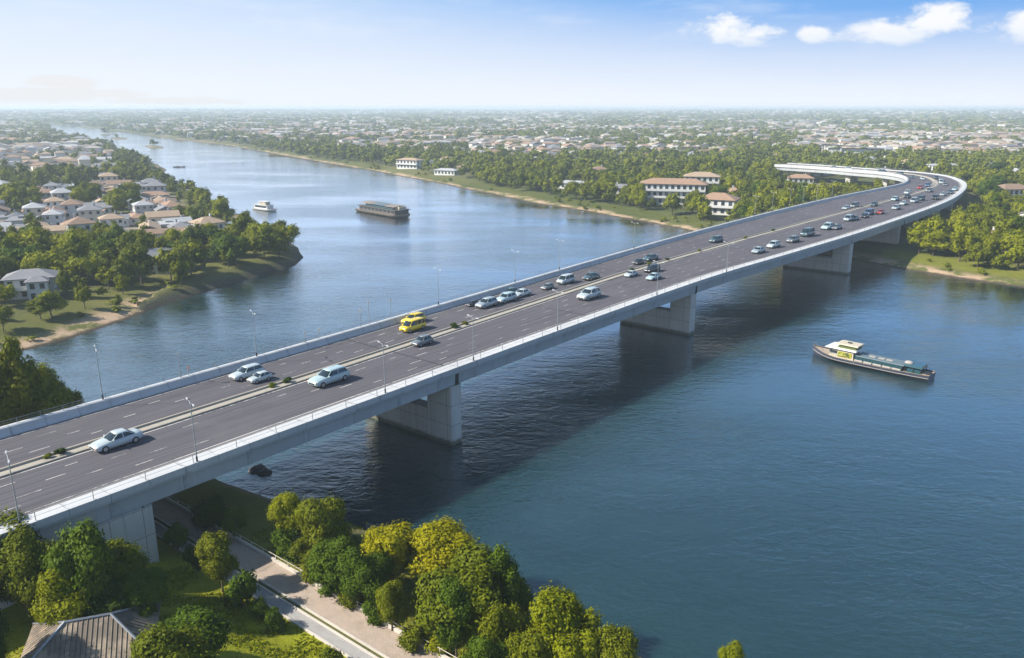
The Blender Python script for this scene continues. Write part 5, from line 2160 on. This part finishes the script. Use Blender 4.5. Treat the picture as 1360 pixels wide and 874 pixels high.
items = []
rn = list(ROOF)
for i in indh:
    lb = cx[i] < -40 and cpx[i] < 330 and cn[i] > 180
    roof = rn[int(rng.choice(6, p=(.16, .2, .22, .16, .2, .06)))]
    wall = ('white', 'cream', 'grey')[int(rng.choice(3, p=(.5, .32, .18)))]
    kind = int(rng.integers(0, 6))
    shp = ('gabled', 'hip-roofed', 'long hip-roofed', 'flat-roofed', 'two-storey', 'long gabled')[kind]
    items.append(dict(base='%s %s house, %s roof, %s' % (shp.replace('-roofed', ''), wall, roof, where(cpx[i], cpy[i], lb)), px=cpx[i], py=cpy[i], i=i, kind=kind, roof=roof, wall=wall, lb=lb))
give_labels(items, None)
for it in items:
    i = it['i']
    wins = cdep[i] < 520
    pr, fresh = town_house(it['kind'], bool(wins))
    o = pr if fresh else copy_tree(pr)
    if 'used' in o:
        del o['used']
    o.location = (float(cx[i]), float(cy[i]), float(cz[i]) + .1)
    th = R(18) + math.radians(90) * int(rng.integers(0, 2)) + float(rng.normal(0, .12)) + (vnoise(cx[i], cy[i], 140, 41) - .5) * 1.2
    o.rotation_euler.z = float(th)
    s = float(rng.uniform(.74, .98)) if it['lb'] else float(rng.uniform(.85, 1.15))
    o.scale = (s * float(rng.uniform(.9, 1.15)), s, s * float(rng.uniform(.92, 1.1)))
    for ch in KIDS.get(o.name) or o.children:
        b = ch.name.split('.')[0]
        if b == 'wall':
            ch.material_slots[0].link = 'OBJECT'
            ch.material_slots[0].material = WALL[it['wall']]
        elif b == 'roof':
            ch.material_slots[0].link = 'OBJECT'
            ch.material_slots[0].material = ROOF[it['roof']]
    tag(o, it['label'], 'house', 'houses of the left bank town' if it['lb'] else 'houses of the far bank town')


def far_houses():
    """the town beyond: hundreds of houses a few pixels each"""
    V, F, Cc = [], [], []
    rc = [(.32, .2, .13), (.22, .16, .12), (.19, .19, .2), (.4, .39, .38), (.36, .28, .2), (.42, .37, .31)]
    wc = [(.72, .7, .66), (.5, .44, .36), (.6, .6, .58)]
    for i in resth:
        k = 1.0 if cs[i] < 12 else 1.35 if cs[i] < 20 else 2.0 if cs[i] < 40 else 3.2
        mb = MB()
        w, d, h = rng.uniform(9, 17) * k, rng.uniform(7, 10) * k, rng.uniform(3, 6) * (1 + .25 * (k - 1))
        rz = R(18) + R(90) * int(rng.integers(0, 2)) + float(rng.normal(0, .2))
        mb.box((0, 0, h / 2 - .6), (w, d, h + 1.2), 0)
        roof_mesh(mb, w, d, h, rng.uniform(1.2, 2.2) * (1 + .2 * (k - 1)), ('hip', 'gable', 'flat')[int(rng.choice(3, p=(.5, .3, .2)))], .5, 1)
        c_, s_ = math.cos(rz), math.sin(rz)
        o = len(V)
        V += [(p[0] * c_ - p[1] * s_ + cx[i], p[0] * s_ + p[1] * c_ + cy[i], p[2] + cz[i]) for p in mb.v]
        c0, c1 = wc[int(rng.integers(0, 3))], rc[int(rng.integers(0, 6))]
        for f, m in zip(mb.f, mb.mi):
            F.append([q + o for q in f])
            Cc.append((*(c1 if m else c0), 1))
    me = bpy.data.meshes.new('distant_houses')
    me.from_pydata(V, [], F)
    me.materials.append(M['house_stuff'])
    at = me.attributes.new('tint_colour', 'FLOAT_COLOR', 'FACE')
    at.data.foreach_set('color', np.array(Cc, np.float32).ravel())
    bm = bmesh.new()
    bm.from_mesh(me)
    bmesh.ops.recalc_face_normals(bm, faces=bm.faces)
    bm.to_mesh(me)
    bm.free()
    o = bpy.data.objects.new('distant_houses', me)
    COL.objects.link(o)
    tag(o, kind='stuff')
    print('far houses', len(resth))


far_houses()

# ------------------------------------------------------------------ light, sky, air, camera
SUN_AZ = R(-100)         # clockwise from straight ahead: the sun stands to the left, a little behind
SUN_EL = R(37)
sd = Vector((math.sin(SUN_AZ) * math.cos(SUN_EL), math.cos(SUN_AZ) * math.cos(SUN_EL), math.sin(SUN_EL)))
sl = bpy.data.lights.new('sun', 'SUN')
sl.energy = 5.0
sl.angle = R(.53)
sl.color = (1.0, .94, .84)
so = bpy.data.objects.new('sun', sl)
COL.objects.link(so)
so.rotation_euler = sd.to_track_quat('Z', 'Y').to_euler()

W = bpy.data.worlds.new('World')
S.world = W
W.use_nodes = True
nt = W.node_tree
k = NT(nt)
bg = nt.nodes['Background']
sky = k.n('ShaderNodeTexSky', sky_type='NISHITA', sun_disc=False, sun_elevation=SUN_EL, sun_rotation=SUN_AZ, altitude=50, air_density=1.0, dust_density=.4, ozone_density=1.6)
# scattered fair-weather clouds low over the right of the horizon, by direction
geo = k.n('ShaderNodeTexCoord').outputs['Generated']
sx = k.n('ShaderNodeSeparateXYZ', {'Vector': geo})
az = k.math('MULTIPLY', k.math('ARCTAN2', sx.outputs[0], sx.outputs[1]), 180 / math.pi)
el = k.math('MULTIPLY', k.math('ARCSINE', sx.outputs[2]), 180 / math.pi)
cv = k.n('ShaderNodeCombineXYZ', {0: az, 1: el, 2: 0.0}).outputs[0]
n1 = k.noise(k.mapv(cv, (.42, .75, 1)), 1.0, 7, .6, .25)
mask = None
for a0, e0, ra, re in ((14.0, 5.0, 2.6, 1.15), (16.0, 4.6, 2.6, .75), (19.6, 4.55, 1.3, .55), (24.0, 4.4, 3.2, .9), (26.4, 5.15, 2.6, 1.05), (31.6, 4.6, 2.4, 1.1)):
    d = k.math('SQRT', k.math('ADD', k.math('POWER', k.math('ABSOLUTE', k.math('DIVIDE', k.math('SUBTRACT', az, a0), ra)), 2.0), k.math('POWER', k.math('ABSOLUTE', k.math('DIVIDE', k.math('SUBTRACT', el, e0), re)), 2.0)))
    v = k.math('SUBTRACT', 1.0, d)
    mask = v if mask is None else k.math('SMOOTH_MAX', mask, v, .25)
cl = k.ss(k.math('ADD', mask, k.math('MULTIPLY', k.math('SUBTRACT', n1, .5), 2.4)), -.02, .72)
n2 = k.noise(k.mapv(cv, (.1, .5, 1)), 1.0, 5, .6)
wisp = k.math('MULTIPLY', k.math('MULTIPLY', k.ss(n2, .45, .75), .3), k.math('MULTIPLY', k.ss(el, 1.0, 4.0), k.ss(el, 12.0, 6.0)))
cl = k.math('MAXIMUM', k.math('MULTIPLY', cl, .95), wisp)
shade = k.ss(k.math('SUBTRACT', el, k.math('MULTIPLY', n1, 1.2)), 2.8, 4.6)
ccol = k.mix(shade, (5.2, 5.6, 6.2), (6.3, 6.35, 6.4))
# low sky: clear blue paling to white haze at the horizon, paler towards the sun; the physical sky above
elj = k.math('ADD', el, k.math('MULTIPLY', k.math('SUBTRACT', n2, .5), 1.1))
sunw = k.ss(az, 28.0, -38.0)
blue = k.mix(sunw, (1.3, 2.85, 5.6), (3.4, 4.6, 6.35))
upper = k.mix(.3, sky.outputs[0], (1.1, 2.1, 3.6))
skyb = k.mix(k.ss(el, 13.0, 34.0), blue, upper)
reach = k.math('ADD', 5.9, k.math('MULTIPLY', sunw, 3.4))
band = k.math('SUBTRACT', 1.0, k.math('POWER', k.math('DIVIDE', k.math('MAXIMUM', elj, 0.0), reach), 1.4), 0, True)
skyc = k.mix(k.math('MULTIPLY', band, .98), skyb, (5.75, 6.0, 6.4))
# a faint flat bank of grey-beige cloud low on the left
bm_ = None
for a0, e0, ra, re in ((-31.0, .75, 9.0, .55), (-28.5, 1.5, 2.4, .5), (-22.0, .4, 5.0, .3)):
    d = k.math('SQRT', k.math('ADD', k.math('POWER', k.math('ABSOLUTE', k.math('DIVIDE', k.math('SUBTRACT', az, a0), ra)), 2.0), k.math('POWER', k.math('ABSOLUTE', k.math('DIVIDE', k.math('SUBTRACT', el, e0), re)), 2.0)))
    v = k.math('SUBTRACT', 1.0, d)
    bm_ = v if bm_ is None else k.math('MAXIMUM', bm_, v)
bm_ = k.ss(k.math('ADD', bm_, k.math('MULTIPLY', k.math('SUBTRACT', k.noise(k.mapv(cv, (.5, 2.2, 1)), 1.0, 6, .6), .5), 1.6)), .0, .4)
skyc = k.mix(k.math('MULTIPLY', bm_, .9), skyc, (5.45, 5.5, 5.6))
col = k.mix(cl, skyc, ccol)
k.link(col, bg.inputs['Color'])
bg.inputs['Strength'].default_value = .09

# the air: one even box of haze over the land, its top just above the camera
HAZE_TOP = HC + 5.0
mb = MB()
mb.box((0, 0, (HAZE_TOP - 6) / 2), (96000, 96000, HAZE_TOP + 6))
m = bpy.data.materials.new('air_haze')
m.use_nodes = True
nt = m.node_tree
nt.nodes.remove(nt.nodes['Principled BSDF'])
pv = nt.nodes.new('ShaderNodeVolumePrincipled')
pv.inputs['Color'].default_value = (.76, .89, 1.0, 1)
pv.inputs['Density'].default_value = .00025
pv.inputs['Anisotropy'].default_value = .1
nt.links.new(pv.outputs[0], nt.nodes['Material Output'].inputs['Volume'])
hz = mb.build('haze', m)
tag(hz, kind='stuff')

cam = bpy.data.cameras.new('camera')
cam.sensor_width = 36
cam.lens = 36 * FPX / 1360
cam.clip_end = 120000
cam.clip_start = .5
co = bpy.data.objects.new('camera', cam)
COL.objects.link(co)
co.location = (0, 0, HC)
co.rotation_euler = (R(90) - PITCH, 0, 0)
S.camera = co

S.view_settings.view_transform = 'Standard'
S.view_settings.look = 'None'
S.view_settings.exposure = .82
S.view_settings.gamma = 1
S.view_settings.use_curve_mapping = False
S.cycles.max_bounces = 5
S.cycles.diffuse_bounces = 2
S.cycles.glossy_bounces = 3
S.cycles.transmission_bounces = 2
S.cycles.volume_bounces = 1
S.cycles.transparent_max_bounces = 4
S.cycles.caustics_reflective = False
S.cycles.caustics_refractive = False
S.cycles.use_denoising = True
